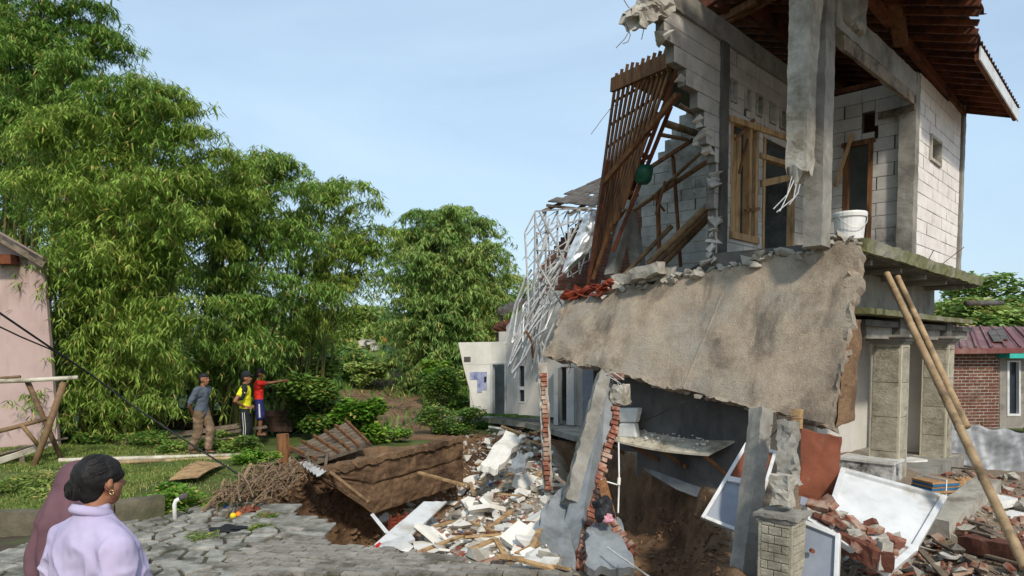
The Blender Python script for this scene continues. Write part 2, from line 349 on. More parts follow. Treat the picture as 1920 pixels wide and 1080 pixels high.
def pit_depth(x, y):
    heap = interp(x, [(-3.2,-2.2),(-2.5,-2.1),(-2.0,-1.5),(-1.4,-1.0),(-.5,-.62),(.5,-.36),(1.1,-.55),(1.7,-1.25),(2.4,-1.4),(3.2,-1.2)])
    heap -= 0.9*sstep(13, 16.5, y)*sstep(-.4, -1.6, x)
    heap += 0.35*sstep(14, 18.5, y)*sstep(-1.3, .2, x)
    heap -= 0.25*(1-sstep(7.2, 8.6, y))
    return heap
def h(x, y):
    k = sstep(6, 12, x+0.12*(y-18)-2) if y > 16 else 0
    z = interp(y, HILL)*(1-k)+interp(y, FLAT)*k if y > 16 else (-.0 if y < 14 else -.25*(y-14)/2*0.0)
    if 16 < y <= 18: z = z*(y-16)/2
    z += 0.42*(1-sstep(2.5, 8.4, y))
    z -= 0.32*sstep(7.2, 9.6, x)*sstep(6, 9, y)*(1-sstep(24, 32, y))
    z -= .5*sstep(2.3, 3.1, x)*(1-sstep(9.2, 11, y))*(1-.6*sstep(5.2, 6.6, x))
    n = noise.noise(Vector((x*.9, y*.9, 0)))*.05+noise.noise(Vector((x*3.1, y*3.1, 3)))*.02
    z += n*(1 if y > 10 else .3)
    if y > 22: z += noise.noise(Vector((x*.16, y*.16, 7)))*.9*sstep(22, 40, y)
    if poly_in(x, y, LAWN): z += .16*sstep(0, .12, poly_dist(x, y, LAWN))
    if -6 < x < 5 and 5.5 < y < 22 and poly_in(x, y, PIT):
        d = poly_dist(x, y, PIT)+.1*noise.noise(Vector((x*2.2, y*2.2, z*3)))
        pd = pit_depth(x, y)
        a = .34+.5*sstep(17.5, 20, y)*2 + (.55 if (x > 1.2 and y < 10.5) else 0)
        w = sstep(0, a, d)
        z += (pd-z)*w + w*(noise.noise(Vector((x*1.7, y*1.7, 1)))*.16+noise.noise(Vector((x*5, y*5, 2)))*.09+noise.noise(Vector((x*11, y*11, 6)))*.05)
    return z
def ground_at(px, py, lo=5.0, hi=140.0):
    d = ray(px, py); d = d/d.y; y = lo; s = .05
    while y < hi:
        p = CAM+d*y
        if p.z < h(p.x, p.y): return Vector((p.x, p.y, h(p.x, p.y)))
        y += s*(1+y*.02)
    p = CAM+d*hi; return p
def axis_pts(segs):
    out = []
    for a, b, st in segs:
        n = max(1, int(round((b-a)/st))); out += [a+(b-a)*i/n for i in range(n)]
    return out+[segs[-1][1]]
xs = axis_pts([(-900,-200,100),(-200,-40,16),(-40,-12,1.6),(-12,-5.4,.4),(-5.4,4.0,.085),(4.0,12,.25),(12,40,1.6),(40,200,16),(200,900,100)])
ys = axis_pts([(-60,0,10),(0,5.8,.8),(5.8,21,.085),(21,40,.5),(40,90,1.6),(90,300,15),(300,1500,120)])
SCAR = [(-5.4,24),(-4.2,19.5),(-1.6,19.2),(-2.6,24),(-4.4,33),(-6.2,40),(-8.3,40),(-7.4,30)]
def build_ground():
    nx, ny = len(xs), len(ys); co = []; cols = []
    for y in ys:
        for x in xs:
            z = h(x, y); co.append((x, y, z))
            fine = -6 < x < 5 and 5.5 < y < 22
            g = 1.0 if (y > 21 or x < -4.2) else 0.0
            if fine and poly_in(x, y, PIT): g = 0
            elif -5.4 < x < -3 and y < 15: g = .6*sstep(-3.4, -4.6, x)
            elif -4 < x < 0 and 17 < y <= 21: g = .6
            if y > 18 and poly_in(x+.9*noise.noise(Vector((x*.5, y*.5, 3))), y, SCAR): g = .0+.22*sstep(28, 38, y)+.25*noise.noise(Vector((x*.6, y*.6, 0)))
            if x > 3 and y < 22: g = 0.0
            if x > 3 and y >= 22: g = .8
            g = max(0, g); d = 0
            if fine and poly_in(x, y, PIT): d = sstep(-2.3, -1.5, x)*(1-sstep(1.0, 1.5, x))*(1-sstep(17, 18.5, y))
            elif x > 2.6 and y < 20: d = .55
            cols.append((g, d, 0, 1))
    fs = [(j*nx+i, j*nx+i+1, (j+1)*nx+i+1, (j+1)*nx+i) for j in range(ny-1) for i in range(nx-1)]
    me = bpy.data.meshes.new('ground'); me.from_pydata(co, [], fs); me.update()
    ca = me.color_attributes.new('cover', 'FLOAT_COLOR', 'POINT'); ca.data.foreach_set('color', np.array(cols, dtype=np.float32).reshape(-1))
    me.polygons.foreach_set('use_smooth', [True]*len(me.polygons))
    m = mat('ground_soil', lin(146,117,87), lin(110,83,60), lin(82,60,44), scale=2.2, bump=1.0, bscale=8, bdist=0.1)
    t = m.node_tree; n = t.nodes; l = t.links; b = n['Principled BSDF']; old = b.inputs['Base Color'].links[0].from_socket
    at_ = n.new('ShaderNodeAttribute'); at_.attribute_name = 'cover'
    nn = n.new('ShaderNodeTexNoise'); nn.inputs['Scale'].default_value = 3.0; nn.inputs['Detail'].default_value = 8
    g = n.new('ShaderNodeNewGeometry'); l.new(g.outputs['Position'], nn.inputs['Vector'])
    ad = n.new('ShaderNodeMath'); ad.operation = 'ADD'; sp_ = n.new('ShaderNodeSeparateColor'); l.new(at_.outputs['Color'], sp_.inputs[0]); l.new(sp_.outputs[0], ad.inputs[0]); l.new(nn.outputs['Fac'], ad.inputs[1])
    r = n.new('ShaderNodeValToRGB'); r.color_ramp.elements[0].position = .82; r.color_ramp.elements[1].position = 1.05; l.new(ad.outputs[0], r.inputs[0])
    gr = n.new('ShaderNodeValToRGB'); gr.color_ramp.elements[0].position = .3; gr.color_ramp.elements[1].position = .7
    gr.color_ramp.elements[0].color = (*lin(62,78,34), 1); gr.color_ramp.elements[1].color = (*lin(108,122,58), 1)
    n2 = n.new('ShaderNodeTexNoise'); n2.inputs['Scale'].default_value = .7; n2.inputs['Detail'].default_value = 9; l.new(g.outputs['Position'], n2.inputs['Vector']); l.new(n2.outputs['Fac'], gr.inputs[0])
    x = n.new('ShaderNodeMixRGB'); l.new(r.outputs[0], x.inputs[0]); l.new(old, x.inputs[1]); l.new(gr.outputs[0], x.inputs[2]); 
    y_ = n.new('ShaderNodeMixRGB'); y_.inputs[2].default_value = (*lin(160,146,128), 1); l.new(sp_.outputs[1], y_.inputs[0]); l.new(x.outputs[0], y_.inputs[1]); l.new(y_.outputs[0], b.inputs['Base Color'])
    me.materials.append(m); o = link(bpy.data.objects.new('ground', me)); o['kind'] = 'structure'; return o
GROUND = build_ground()
# ---- street: grey concrete pavers and flat limestone slabs running to the torn edge of the pit
ROAD = [(-5.25,9.05),(-4.6,9.5),(-3.95,10.2),(-3.55,9.9),(-3.35,9.25),(-2.75,8.72),(-2.05,8.1),(-1.2,7.78),(-.35,7.42),(.45,7.12),(.8,6.7),(1.4,6.2),(1.2,4.9),(-1,4.0),(-5.4,4.0),(-9.5,4.2),(-9.5,8.15),(-6.5,8.4)]
def build_road():
    base = MB(); base.add([(x, y, h(x, y)+.012) for x, y in ROAD], [tuple(range(len(ROAD)))[::-1]])
    bm = bmesh.new(); tmp = base.mesh('t'); bm.from_mesh(tmp)
    bmesh.ops.triangulate(bm, faces=bm.faces[:]); bmesh.ops.subdivide_edges(bm, edges=bm.edges[:], cuts=5, use_grid_fill=True)
    for v in bm.verts: v.co.z = h(v.co.x, v.co.y)+.012
    bmesh.ops.recalc_face_normals(bm, faces=bm.faces[:])
    me = bpy.data.meshes.new('street'); bm.to_mesh(me); bm.free(); me.materials.append(MATS['joint_dirt'])
    o = link(bpy.data.objects.new('street', me)); o['kind'] = 'structure'
    pav = []
    for v in range(4):
        mb = MB(); mb.rough((0, 0, 0), (Vector((1,0,0)), Vector((0,1,0)), Z), (.204, .098, .05), cell=.03, amp=.005, seed=v*9)
        pav.append(shared('paver', mb, 'paver'))
    r = random.Random(3); n = 0; a = math.radians(-17); ux = Vector((math.cos(a), math.sin(a), 0)); uy = Vector((-math.sin(a), math.cos(a), 0))
    cells = []
    for i in range(-40, 40):
        for j in range(-60, 60):
            p = Vector((-.9, 7.2, 0))+ux*(i*.222+(.111 if j % 2 else 0))+uy*(j*.114)
            if p.y < 6.75 or not poly_in(p.x, p.y, ROAD) or p.x < -3.0+.25*noise.noise(p*2)+(p.y-8)*.2: continue
            px = 960+F*p.x/p.y
            if px < -40: continue
            cells.append(p)
    cells.sort(key=lambda p: p.y)
    for p in cells[:300]:
        rim = poly_dist(p.x, p.y, PIT); tilt = .35*max(0, .35-rim)
        rot = Matrix.Rotation(a+r.uniform(-.04,.04), 3, 'Z') @ Matrix.Rotation(r.uniform(-.05,.05)+tilt*r.uniform(-.3,1), 3, 'X') @ Matrix.Rotation(r.uniform(-.05,.05), 3, 'Y')
        inst(pav[r.randrange(4)], 'paver', o, p+Z*(h(p.x, p.y)+.022+r.uniform(-.016,.014)), rot)
    # limestone slabs on the left
    seeds = []
    for k in range(4000):
        p = Vector((r.uniform(-5.4,-2.7), r.uniform(6.8,9.9), 0))
        if poly_in(p.x, p.y, ROAD) and p.x < -2.85+(p.y-8)*.2 and all((p-q).length > .2 for q in seeds): seeds.append(p)
    for p in seeds:
        poly = [p+Vector((a*.42, b*.42, 0)) for a, b in ((-1,-1),(1,-1),(1,1),(-1,1))]
        for q in seeds:
            if q is p or (q-p).length > .8: continue
            nv = nrm(q-p); dd = (q-p).length/2-.02; out = []
            for a, b in zip(poly, poly[1:]+poly[:1]):
                sa, sb = (a-p).dot(nv)-dd, (b-p).dot(nv)-dd
                if sa <= 0: out.append(a)
                if sa*sb < 0: out.append(a.lerp(b, sa/(sa-sb)))
            poly = out
        if len(poly) < 3: continue
        poly = [a+noise.noise_vector(a*6)*.02*Vector((1,1,0)).length*.7 for a in poly]; poly = [Vector((a.x, a.y, 0)) for a in poly]
        z0 = h(p.x, p.y)+.0; mb = MB(); mb.prism([q+Z*z0 for q in poly], Z*(.04+r.uniform(-.02,.02)))
        mb.build('stone_slab', 'stone', o, bevel=.012)
    return o
STREET = build_road()
# ---- stone kerb round the lawn
def build_kerb():
    t = thing('lawn_kerb', (-6.5, 8.7, 0), 'low mossy stone kerb along the edge of the lawn', 'kerb')
    line = [(-14,8.35),(-12.6,8.4),(-11.2,8.45),(-9.8,8.5),(-8.4,8.55),(-7.0,8.6),(-5.75,8.66),(-5.3,9.1),(-4.85,9.55)]
    for i, (p, q) in enumerate(zip(line, line[1:])):
        p = Vector((*p, 0)); q = Vector((*q, 0)); d = nrm(q-p); m = (p+q)/2; z = h(m.x, m.y-.3)
        mb = MB(); mb.rough(m+Z*.13, (d, d.cross(Z), Z), ((q-p).length-.012, .2, .34), cell=.09, amp=.02, seed=i)
        mb.build('kerb_stone', 'kerb', t)
build_kerb()
# ---- grass
def grass_patch(name, n, pick, lmin, lmax, m, seed, parent=None, wid=.012, lean=.5):
    g = np.random.default_rng(seed); r = random.Random(seed); P = []
    while len(P) < n:
        q = pick(r)
        if q is not None: P.append(q)
    P = np.array(P); a = g.uniform(0, 2*PI, n); D = np.stack([np.cos(a)*lean, np.sin(a)*lean, np.ones(n)], 1); D[:, :2] *= g.uniform(.1, 1.6, n)[:, None]
    b = a+PI/2; S = np.stack([np.cos(b), np.sin(b), np.zeros(n)], 1)
    me = leaf_mesh(name, P, D, S, g.uniform(lmin, lmax, n), np.full(n, wid)*g.uniform(.7, 1.4, n), m, fold=.2)
    o = link(bpy.data.objects.new(name, me)); return o
def pick_lawn(r):
    y = r.uniform(8.75, 15.2); x = r.uniform(-.80*y, -4.0)
    if not poly_in(x, y, LAWN): return None
    k = noise.noise(Vector((x*.9, y*.9, 5)))+.5*noise.noise(Vector((x*3, y*3, 9)))
    bare = .35*sstep(-6.2, -5.4, x)*(1-sstep(13.6, 14.4, y))
    if k < -.12+bare and r.random() < .85: return None
    return (x, y, h(x, y)-.01)
tag(grass_patch('lawn_grass', 42000, pick_lawn, .035, .085, 'grass', 4), 'short green grass of the lawn', 'grass', kind='stuff')
def pick_slope(r):
    y = 22+ (r.random()**1.6)*48; x = r.uniform(-.34*y-1, .02*y)
    if poly_in(x+.9*noise.noise(Vector((x*.5, y*.5, 3))), y, SCAR) and r.random() < .95-.4*sstep(28, 38, y): return None
    return (x, y, h(x, y)-.02)
tag(grass_patch('slope_grass', 26000, pick_slope, .18, .55, 'leaf_bush', 5, wid=.06, lean=.8), 'rough green grass on the slope behind the pit', 'grass', kind='stuff')
# ================================================================== THE COLLAPSED HOUSE
C = Vector((7.57, 13.3, 0)); DB = 1.9; I_ = C+L*DB
def uv(px, py, p0, d, n):
    q = on_plane(px, py, p0, n); return ((q-p0).dot(d), q.z)
def w1(px, py): return on_plane(px, py, I_, N)
def pa(px, py): return on_plane(px, py, C, N)
def u1(px, py=350): return uv(px, py, I_, R, N)[0]
BLK = {}
def block_meshes(m):
    if m not in BLK:
        BLK[m] = []
        for v in range(5):
            mb = MB(); mb.rough((0,0,0), (Vector((1,0,0)), Vector((0,1,0)), Z), (1,1,1), cell=.5, amp=.0, seed=v)
            mb = MB(); mb.box((0,0,0), (Vector((1,0,0)), Vector((0,1,0)), Z), (1,1,1))
            me = mb.mesh('block'); bm = bmesh.new(); bm.from_mesh(me)
            rr = random.Random(v); 
            for q in bm.verts: q.co += Vector((rr.uniform(-.012,.006), rr.uniform(-.03,.0)*(1 if q.co.y > 0 else -1), rr.uniform(-.02,.008)))
            bmesh.ops.bevel(bm, geom=bm.edges[:], offset=.02, segments=1, affect='EDGES')
            bm.to_mesh(me); bm.free(); me.materials.append(MATS[m]); BLK[m].append(me)
    return BLK[m]
def block_wall(parent, p0, d, n, outline, holes, bw, bh, th, m, seed=0, gap=.012, z0=0.0, bname='block', mm='mortar', uoff=0.0, wname='wall'):
    us = [a for a, _ in outline]; zs = [b for _, b in outline]; r = random.Random(seed)
    rects = []; row = math.floor((min(zs)-z0)/bh); back = -n*th/2
    while z0+row*bh < max(zs):
        a = z0+row*bh; k = math.floor((min(us)-uoff)/bw)-1
        while uoff+k*bw < max(us):
            s = uoff+k*bw+(bw*.5 if row % 2 else 0)+r.uniform(-.03,.03)*bw; e = uoff+(k+1)*bw+(bw*.5 if row % 2 else 0); k += 1
            todo = [(s, e, a, a+bh)]
            for hu0, hu1, hz0, hz1 in holes:
                nx = []
                for q in todo:
                    if q[1] <= hu0 or q[0] >= hu1 or q[3] <= hz0 or q[2] >= hz1: nx.append(q); continue
                    if q[0] < hu0: nx.append((q[0], hu0, q[2], q[3]))
                    if q[1] > hu1: nx.append((hu1, q[1], q[2], q[3]))
                    if q[2] < hz0: nx.append((max(q[0], hu0), min(q[1], hu1), q[2], hz0))
                    if q[3] > hz1: nx.append((max(q[0], hu0), min(q[1], hu1), hz1, q[3]))
                todo = nx
            for q in todo:
                lo, hi = max(q[0], min(us)), min(q[1], max(us)); zl, zh = max(q[2], min(zs)), min(q[3], max(zs))
                if hi-lo < .05 or zh-zl < .03: continue
                # trim to the outline in u, in eight steps
                st = [lo+(hi-lo)*(t+.5)/8 for t in range(8)]; ins = [poly_in(t, (zl+zh)/2, outline) for t in st]
                if not any(ins): continue
                i0 = ins.index(True); i1 = 8-ins[::-1].index(True); w = (hi-lo)/8
                lo2, hi2 = lo+i0*w, lo+i1*w
                if hi2-lo2 < .07: continue
                rects.append((lo2, hi2, zl, zh))
        row += 1
    mo = MB()
    for a, b, c, e in rects: mo.box(p0+d*((a+b)/2)+Z*((c+e)/2)+back, (d, n, Z), (b-a, th-.02, e-c))
    wall = mo.build(wname, mm, parent); ms = block_meshes(m); rot = axes(d, n, Z)
    rects.sort(key=lambda q: -(q[1]-q[0])*(q[3]-q[2]))
    for a, b, c, e in rects[:300]:
        inst(ms[r.randrange(5)], bname, wall, p0+d*((a+b)/2)+Z*((c+e)/2)+back+n*r.uniform(-.004,.006), rot, (b-a-gap, th, e-c-gap))
    return wall
def chunk(mb, p, s, seed=None, flat=1.0):
    r = random.Random(seed if seed is not None else rnd.random()); bm = bmesh.new()
    for _ in range(11): bm.verts.new((r.uniform(-1,1)*s, r.uniform(-1,1)*s*r.uniform(.5,1), r.uniform(-.6,.6)*s*flat))
    bmesh.ops.convex_hull(bm, input=bm.verts[:]); bmesh.ops.delete(bm, geom=[v for v in bm.verts if not v.link_faces], context='VERTS')
    bm.verts.index_update(); rt = Matrix.Rotation(r.uniform(0, 6.3), 3, 'Z') @ Matrix.Rotation(r.uniform(-.5,.5), 3, 'X')
    mb.add([Vector(p)+rt @ v.co for v in bm.verts], [tuple(v.index for v in f.verts) for f in bm.faces]); bm.free(); return mb
HOUSE = thing('collapsed_house', (5, 12, 0), 'tall half-collapsed two-storey house of grey and white blocks with broken balcony', 'house')
def part(mb, name, m, parent=None, **k): return mb.build(name, m, parent or HOUSE, **k)
# ---- upper storey: wall behind the balcony, torn open on its near side
o1 = [uv(x, y, I_, R, N) for x, y in [(1195,42),(1248,62),(1266,100),(1290,150),(1318,200),(1326,260),(1345,300),(1338,350),(1342,420),(1340,500)]]
o1 = [(o1[0][0], 7.4)]+o1[1:]+[(0, 3.8), (0, 7.4)]
hw = [(u1(1370), u1(1422), 4.3, 6.28), (u1(1430), u1(1492), 3.7, 6.2)]
vent = [(u1(x, 200), u1(x+11, 200), 6.52, 6.9) for x in (1369, 1396, 1417, 1443, 1462)]
block_wall(HOUSE, I_, R, N, o1, hw+vent, .75, .25, .16, 'block', 1, z0=3.9)
for v in vent:                                            # concrete vent frames
    m_ = (v[0]+v[1])/2; mb = MB(); w_ = v[1]-v[0]; c_ = I_+R*m_+Z*6.71+N*.01-N*.05
    for s in (-1, 1): mb.box(c_+R*s*(w_/2-.02), (R, N, Z), (.04, .14, .38)); mb.box(c_+Z*s*.17, (R, N, Z), (w_-.08, .14, .04))
    part(mb, 'vent_frame', 'conc_light')
je = o1[1:-2]; r_ = random.Random(15)
for k in range(24):
    t = r_.random()*(len(je)-1); i = int(t); f = t-i; a = je[i]; b = je[min(i+1, len(je)-1)]
    p = I_+R*(a[0]+(b[0]-a[0])*f+r_.uniform(-.02,.12))+Z*(a[1]+(b[1]-a[1])*f)-N*r_.uniform(.02,.14)
    mb = MB(); chunk(mb, p, r_.uniform(.1,.2), 700+k); part(mb, 'broken_block', 'block')
mb = MB(); mb.rough(I_+R*((u1(1346)+u1(1361))/2)+Z*5.6-N*.07, (R, N, Z), (.24, .24, 3.6), cell=.12, amp=.01); part(mb, 'pilaster', 'conc_dark')
ub = u1(1232, 30)
mb = MB(); mb.rough(I_+R*(ub/2)+Z*7.57-N*.08, (-R, N, Z), (-ub, .24, .34), cell=.12, amp=.012, ends=.25, endax=0, seed=3); part(mb, 'ring_beam', 'conc')
# broken end of the beam, turned downward, with bent reinforcement
bb = thing('x', (0,0,0), 'x', 'x'); bpy.data.objects.remove(bb)
mb = MB(); p_, q_ = at(1245, 10, 10.25), at(1172, 44, 9.9)
d_ = nrm(q_-p_); mb.rough((p_+q_)/2, (d_, N, d_.cross(N)), ((q_-p_).length, .26, .26), cell=.045, amp=.07, ends=.22, endax=0, seed=8, fr=2.4)
part(mb, 'beam_stub', 'conc_light')
mb = MB(); mb.rough(at(1222, 6, 10.2), (R, N, Z), (.34, .28, .3), cell=.05, amp=.09, seed=2, fr=2.5); part(mb, 'beam_stub', 'conc_light')
for pts in ([(1174,46),(1180,58),(1172,72),(1155,90)],[(1176,50),(1182,66),(1178,78),(1168,82)],[(1208,45),(1206,60),(1203,74)],[(1167,-5),(1176,10),(1185,22)],[(1146,202),(1130,222),(1108,252)],[(1160,196),(1152,198),(1142,206)]):
    mb = MB(); mb.tube([at(x, y, 9.95 if y < 150 else 12.9) for x, y in pts], .006, 5); part(mb, 'rebar', 'rebar')
# window and door timbers of that wall
def frame1(px, ya, yb, w=.09, dep=.13, m='wood_pale', nm='frame_post'):
    u = u1(px, (ya+yb)/2); za = uv(px, ya, I_, R, N)[1]; zb = uv(px, yb, I_, R, N)[1]
    mb = MB(); mb.box(I_+R*u+Z*((za+zb)/2)-N*.06, (R, N, Z), (w, dep, abs(za-zb))); part(mb, nm, m, bevel=.006)
for px, ya, yb in ((1372,226,442),(1407,240,448),(1419,240,452),(1433,255,470),(1489,268,465)): frame1(px, ya, yb)
for (xa, ya), (xb, yb), w_ in (((1366,222),(1482,262),.1),((1368,440),(1420,452),.12),((1425,345),(1492,330),.12),((1424,292),(1490,312),.09)):
    mb = MB(); mb.beam(w1(xa, ya)-N*.03, w1(xb, yb)-N*.03, .15, w_); part(mb, 'frame_rail', 'wood_pale', bevel=.006)
mb = MB(); 
for k, px in enumerate((1381, 1390, 1399)):
    mb = MB(); u = u1(px); mb.box(I_+R*u+Z*5.2-N*.16, (R, N, Z), (.17, .03, 1.8)); part(mb, 'shutter_board', 'wood_pale')
for a, b in (((1384,325),(1400,262)),((1412,225),(1376,262)),((1395,395),(1421,392))):
    mb = MB(); mb.beam(w1(*a)+N*.02, w1(*b)+N*.02, .03, .05); part(mb, 'brace', 'wood')
# ---- wall across the end of the balcony
hl = [uv(1580, 380, C, L, -R)[0], uv(1634, 380, C, L, -R)[0]]
hd = [(min(hl), max(hl), 3.7, 6.35)]
vl = [uv(1616, 230, C, L, -R)[0], uv(1640, 230, C, L, -R)[0]]
block_wall(HOUSE, C, L, -R, [(.14, 3.8), (DB, 3.8), (DB, 7.4), (.14, 7.4)], hd+[(min(vl), max(vl), 6.55, 6.95)], .62, .25, .16, 'block', 2, z0=3.9)
for u in (min(hl)+.04, max(hl)-.04):
    mb = MB(); mb.box(C+L*u+Z*5.05+R*.06, (L, R, Z), (.09, .14, 2.6)); part(mb, 'door_post', 'wood', bevel=.006)
mb = MB(); mb.box(C+L*((hl[0]+hl[1])/2)+Z*6.38+R*.06, (L, R, Z), (abs(hl[0]-hl[1])+.1, .15, .1)); part(mb, 'door_head', 'wood', bevel=.006)
mb = MB(); mb.beam(on_plane(1598, 252, C-R*.1, -R), on_plane(1566, 350, C-R*.1, -R), .04, .07); part(mb, 'brace', 'wood_pale')
mb = MB(); mb.beam(on_plane(1648, 218, C-R*.05, -R), on_plane(1716, 200, C-R*.35, -R), .05, .12); part(mb, 'plank', 'wood_grey')
# ---- white outer wall to the right of the corner column
uw = [uv(x, 255, C, R, N)[0] for x in (1744, 1764)]
block_wall(HOUSE, C, R, N, [(.14, 3.75), (3.9, 3.75), (3.9, 7.85), (.14, 7.45)], [(uw[0], uw[1], 6.1, 6.62)], .8, .25, .16, 'block_white', 3, z0=3.85)
mb = MB(); cw = C+R*((uw[0]+uw[1])/2)+Z*6.36-N*.04; ww = uw[1]-uw[0]
for s in (-1, 1): mb.box(cw+R*s*(ww/2-.03), (R, N, Z), (.06, .16, .52)); mb.box(cw+Z*s*.23, (R, N, Z), (ww-.12, .16, .06))
part(mb, 'vent_frame', 'conc_light')
mb = MB(); mb.rough(C+Z*5.6+R*.0-N*.07, (R, N, Z), (.28, .28, 3.7), cell=.12, amp=.012, seed=4); part(mb, 'corner_column', 'conc')
mb = MB(); mb.rough(C+R*4.03+Z*5.8-N*.08, (R, N, Z), (.22, .26, 4.2), cell=.12, amp=.012, seed=5); part(mb, 'corner_column', 'conc')
# rooms behind: back walls and a ceiling that keep the inside dark
mb = MB(); mb.box(C+L*5.2+R*3.98+Z*5.7, (L, R, Z), (10.2, .14, 3.8)); part(mb, 'inner_wall', 'block')
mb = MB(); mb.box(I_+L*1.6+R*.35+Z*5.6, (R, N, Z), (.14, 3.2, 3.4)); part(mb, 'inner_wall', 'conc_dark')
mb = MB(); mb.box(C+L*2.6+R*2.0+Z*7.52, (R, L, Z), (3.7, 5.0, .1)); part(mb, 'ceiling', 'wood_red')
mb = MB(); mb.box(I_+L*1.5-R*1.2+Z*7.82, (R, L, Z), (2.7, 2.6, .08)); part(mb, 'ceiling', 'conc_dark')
# ---- block gable inside the torn room
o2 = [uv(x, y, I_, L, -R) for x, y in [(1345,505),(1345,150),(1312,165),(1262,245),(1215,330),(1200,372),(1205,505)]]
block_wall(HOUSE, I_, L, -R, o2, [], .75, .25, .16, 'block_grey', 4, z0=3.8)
e2 = I_+L*(uv(1205, 400, I_, L, -R)[0]+.1)
o3 = [uv(x, y, I_, L, -R) for x, y in [(1204,505),(1202,385),(1160,400),(1120,470),(1120,530)]]
block_wall(HOUSE, I_+R*.1, L, -R, o3, [], .26, .085, .14, 'brick_old', 6, z0=3.3, bname='brick', gap=.014)
# ---- upper floor slab, mossy edge, and the storey-high beam under it
A_ = Vector((5.0, 10.0, 3.9))
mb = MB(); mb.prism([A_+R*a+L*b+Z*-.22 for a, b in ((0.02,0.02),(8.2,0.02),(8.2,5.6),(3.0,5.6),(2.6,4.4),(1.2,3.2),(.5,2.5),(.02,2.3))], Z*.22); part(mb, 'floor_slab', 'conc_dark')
mb = MB(); mb.rough(A_+R*4.1-L*.03+Z*-.09, (R, N, Z), (8.24, .1, .2), cell=.07, amp=.03, seed=6); part(mb, 'slab_edge', 'moss')
mb = MB(); mb.rough(A_+R*4.5+L*.95+Z*-.62, (R, N, Z), (7.2, .2, .8), cell=.2, amp=.012, seed=7); part(mb, 'edge_beam', 'conc')
mb = MB(); mb.rough(A_+R*4.3+L*.55+Z*-1.0, (R, N, Z), (7.4, 1.0, .09), cell=.1, amp=.016, seed=8); part(mb, 'ledge', 'moss')
for k in range(5):
    mb = MB(); mb.beam(A_+R*(.8+k*1.6)+L*.1+Z*-.26, A_+R*(.8+k*1.6)+L*.9+Z*-.26, .1, .08); part(mb, 'soffit_rib', 'conc')
mb = MB(); mb.tube([A_+R*7.0-L*.0+Z*-.62, A_+R*8.9-L*.35+Z*-.55], .06, 10); part(mb, 'gutter_pipe', 'tile_grey', smooth=True)
for a, b in (((1733,502),(1750,470)),((1760,500),(1808,463))):
    mb = MB(); mb.tube([at(*a, 14.4), at(*b, 14.2)], .008, 5); part(mb, 'rebar', 'rebar')
# ---- balcony columns and beams
K = pa(1546, 400); K.z = 0
mb = MB(); mb.rough(K-N*.1+Z*5.6, (R, N, Z), (.36, .26, 3.6), cell=.1, amp=.012, seed=11); part(mb, 'balcony_column', 'conc')
hp, hq = at(1508, -30, 9.75), at(1499, 352, 9.75)
mb = MB(); d_ = nrm(hq-hp); x_ = nrm(d_.cross(L)); mb.rough((hp+hq)/2, (d_, L, x_), ((hq-hp).length, .28, .3), cell=.05, amp=.014, ends=.4, endax=0, seed=12); part(mb, 'hanging_column', 'conc_light')
hp2, hq2 = at(1532, -30, 9.85), at(1510, 240, 9.85)
mb = MB(); d_ = nrm(hq2-hp2); x_ = nrm(d_.cross(L)); mb.rough((hp2+hq2)/2, (d_, L, x_), ((hq2-hp2).length, .14, .16), cell=.05, amp=.014, ends=.5, endax=0, seed=13); part(mb, 'hanging_column', 'conc_light')
for pts in ([(1485,330),(1476,365),(1450,392)],[(1494,340),(1488,372),(1456,398)],[(1490,335),(1470,380),(1462,396)],[(1500,345),(1496,362),(1480,384)],[(1481,215),(1492,240),(1500,262)]):
    mb = MB(); mb.tube([at(x, y, 9.7) for x, y in pts], .008, 5); part(mb, 'rebar', 'metal')
b0, b1 = K+Z*7.12, C+Z*7.22
mb = MB(); d_ = nrm(b1-b0); mb.rough((b0+b1)/2-N*.07, (d_, N, Z), ((b1-b0).length-.3, .26, .4), cell=.12, amp=.014, seed=14); part(mb, 'balcony_beam', 'conc')
mb = MB(); mb.beam(pa(1566, 70)+N*.1-Z*.1, pa(1700, 182)+N*.1-Z*.05, .05, .2); part(mb, 'formwork_plank', 'wood_grey')
mb = MB(); mb.rough(at(1590, 20, 10.6), (R, N, Z), (.7, .3, .55), cell=.07, amp=.05, seed=21); part(mb, 'beam_stub', 'conc')
# ---- roof over the house: timbers, battens, tiles, white fascia
SL = .34
def roof_pt(u, v, dz=0):      # u along the eave from the corner column, v inward from the facade (negative = overhang)
    return C+R*u+L*v+Z*(7.93+SL*v+dz-.03*u)
ROOF = MB(); U0, U1, V0, V1 = -3.4, 4.15, -1.0, 6.4
UN = -6.4
def near_cut(v): return UN if v >= -1.0 else max(UN, -(v+1.0)/-.2)
def vmax(u): return interp(u, [(UN, .4), (-3.4, 1.6), (-2.5, 3.4), (0, 5.4), (4.2, 6.4)])
def ucut(v): return interp(v, [(.4, UN), (1.6, -3.4), (3.4, -2.5), (5.4, 0), (6.4, 4.0)])
roof_root = part(MB().beam(roof_pt(UN, 0, -.12), roof_pt(4.1, 0, -.12), .12, .16), 'roof', 'wood_red')
for v in (-.97, 2.2, 4.6):
    mb = MB(); mb.beam(roof_pt(0 if v < 0 else ucut(v), v, -.1), roof_pt(4.1, v, -.1), .06 if v < 0 else .14, .12 if v < 0 else .2); mb.build('purlin', 'wood_red', roof_root)
u = 4.1
while u > UN:
    va = -.96-(.2*-u if u < 0 else 0)
    mb = MB(); mb.beam(roof_pt(u, va, .02), roof_pt(u, vmax(u), .02), .055, .09); mb.build('rafter', 'wood_red', roof_root); u -= .42
mb = MB(); v = -1.9
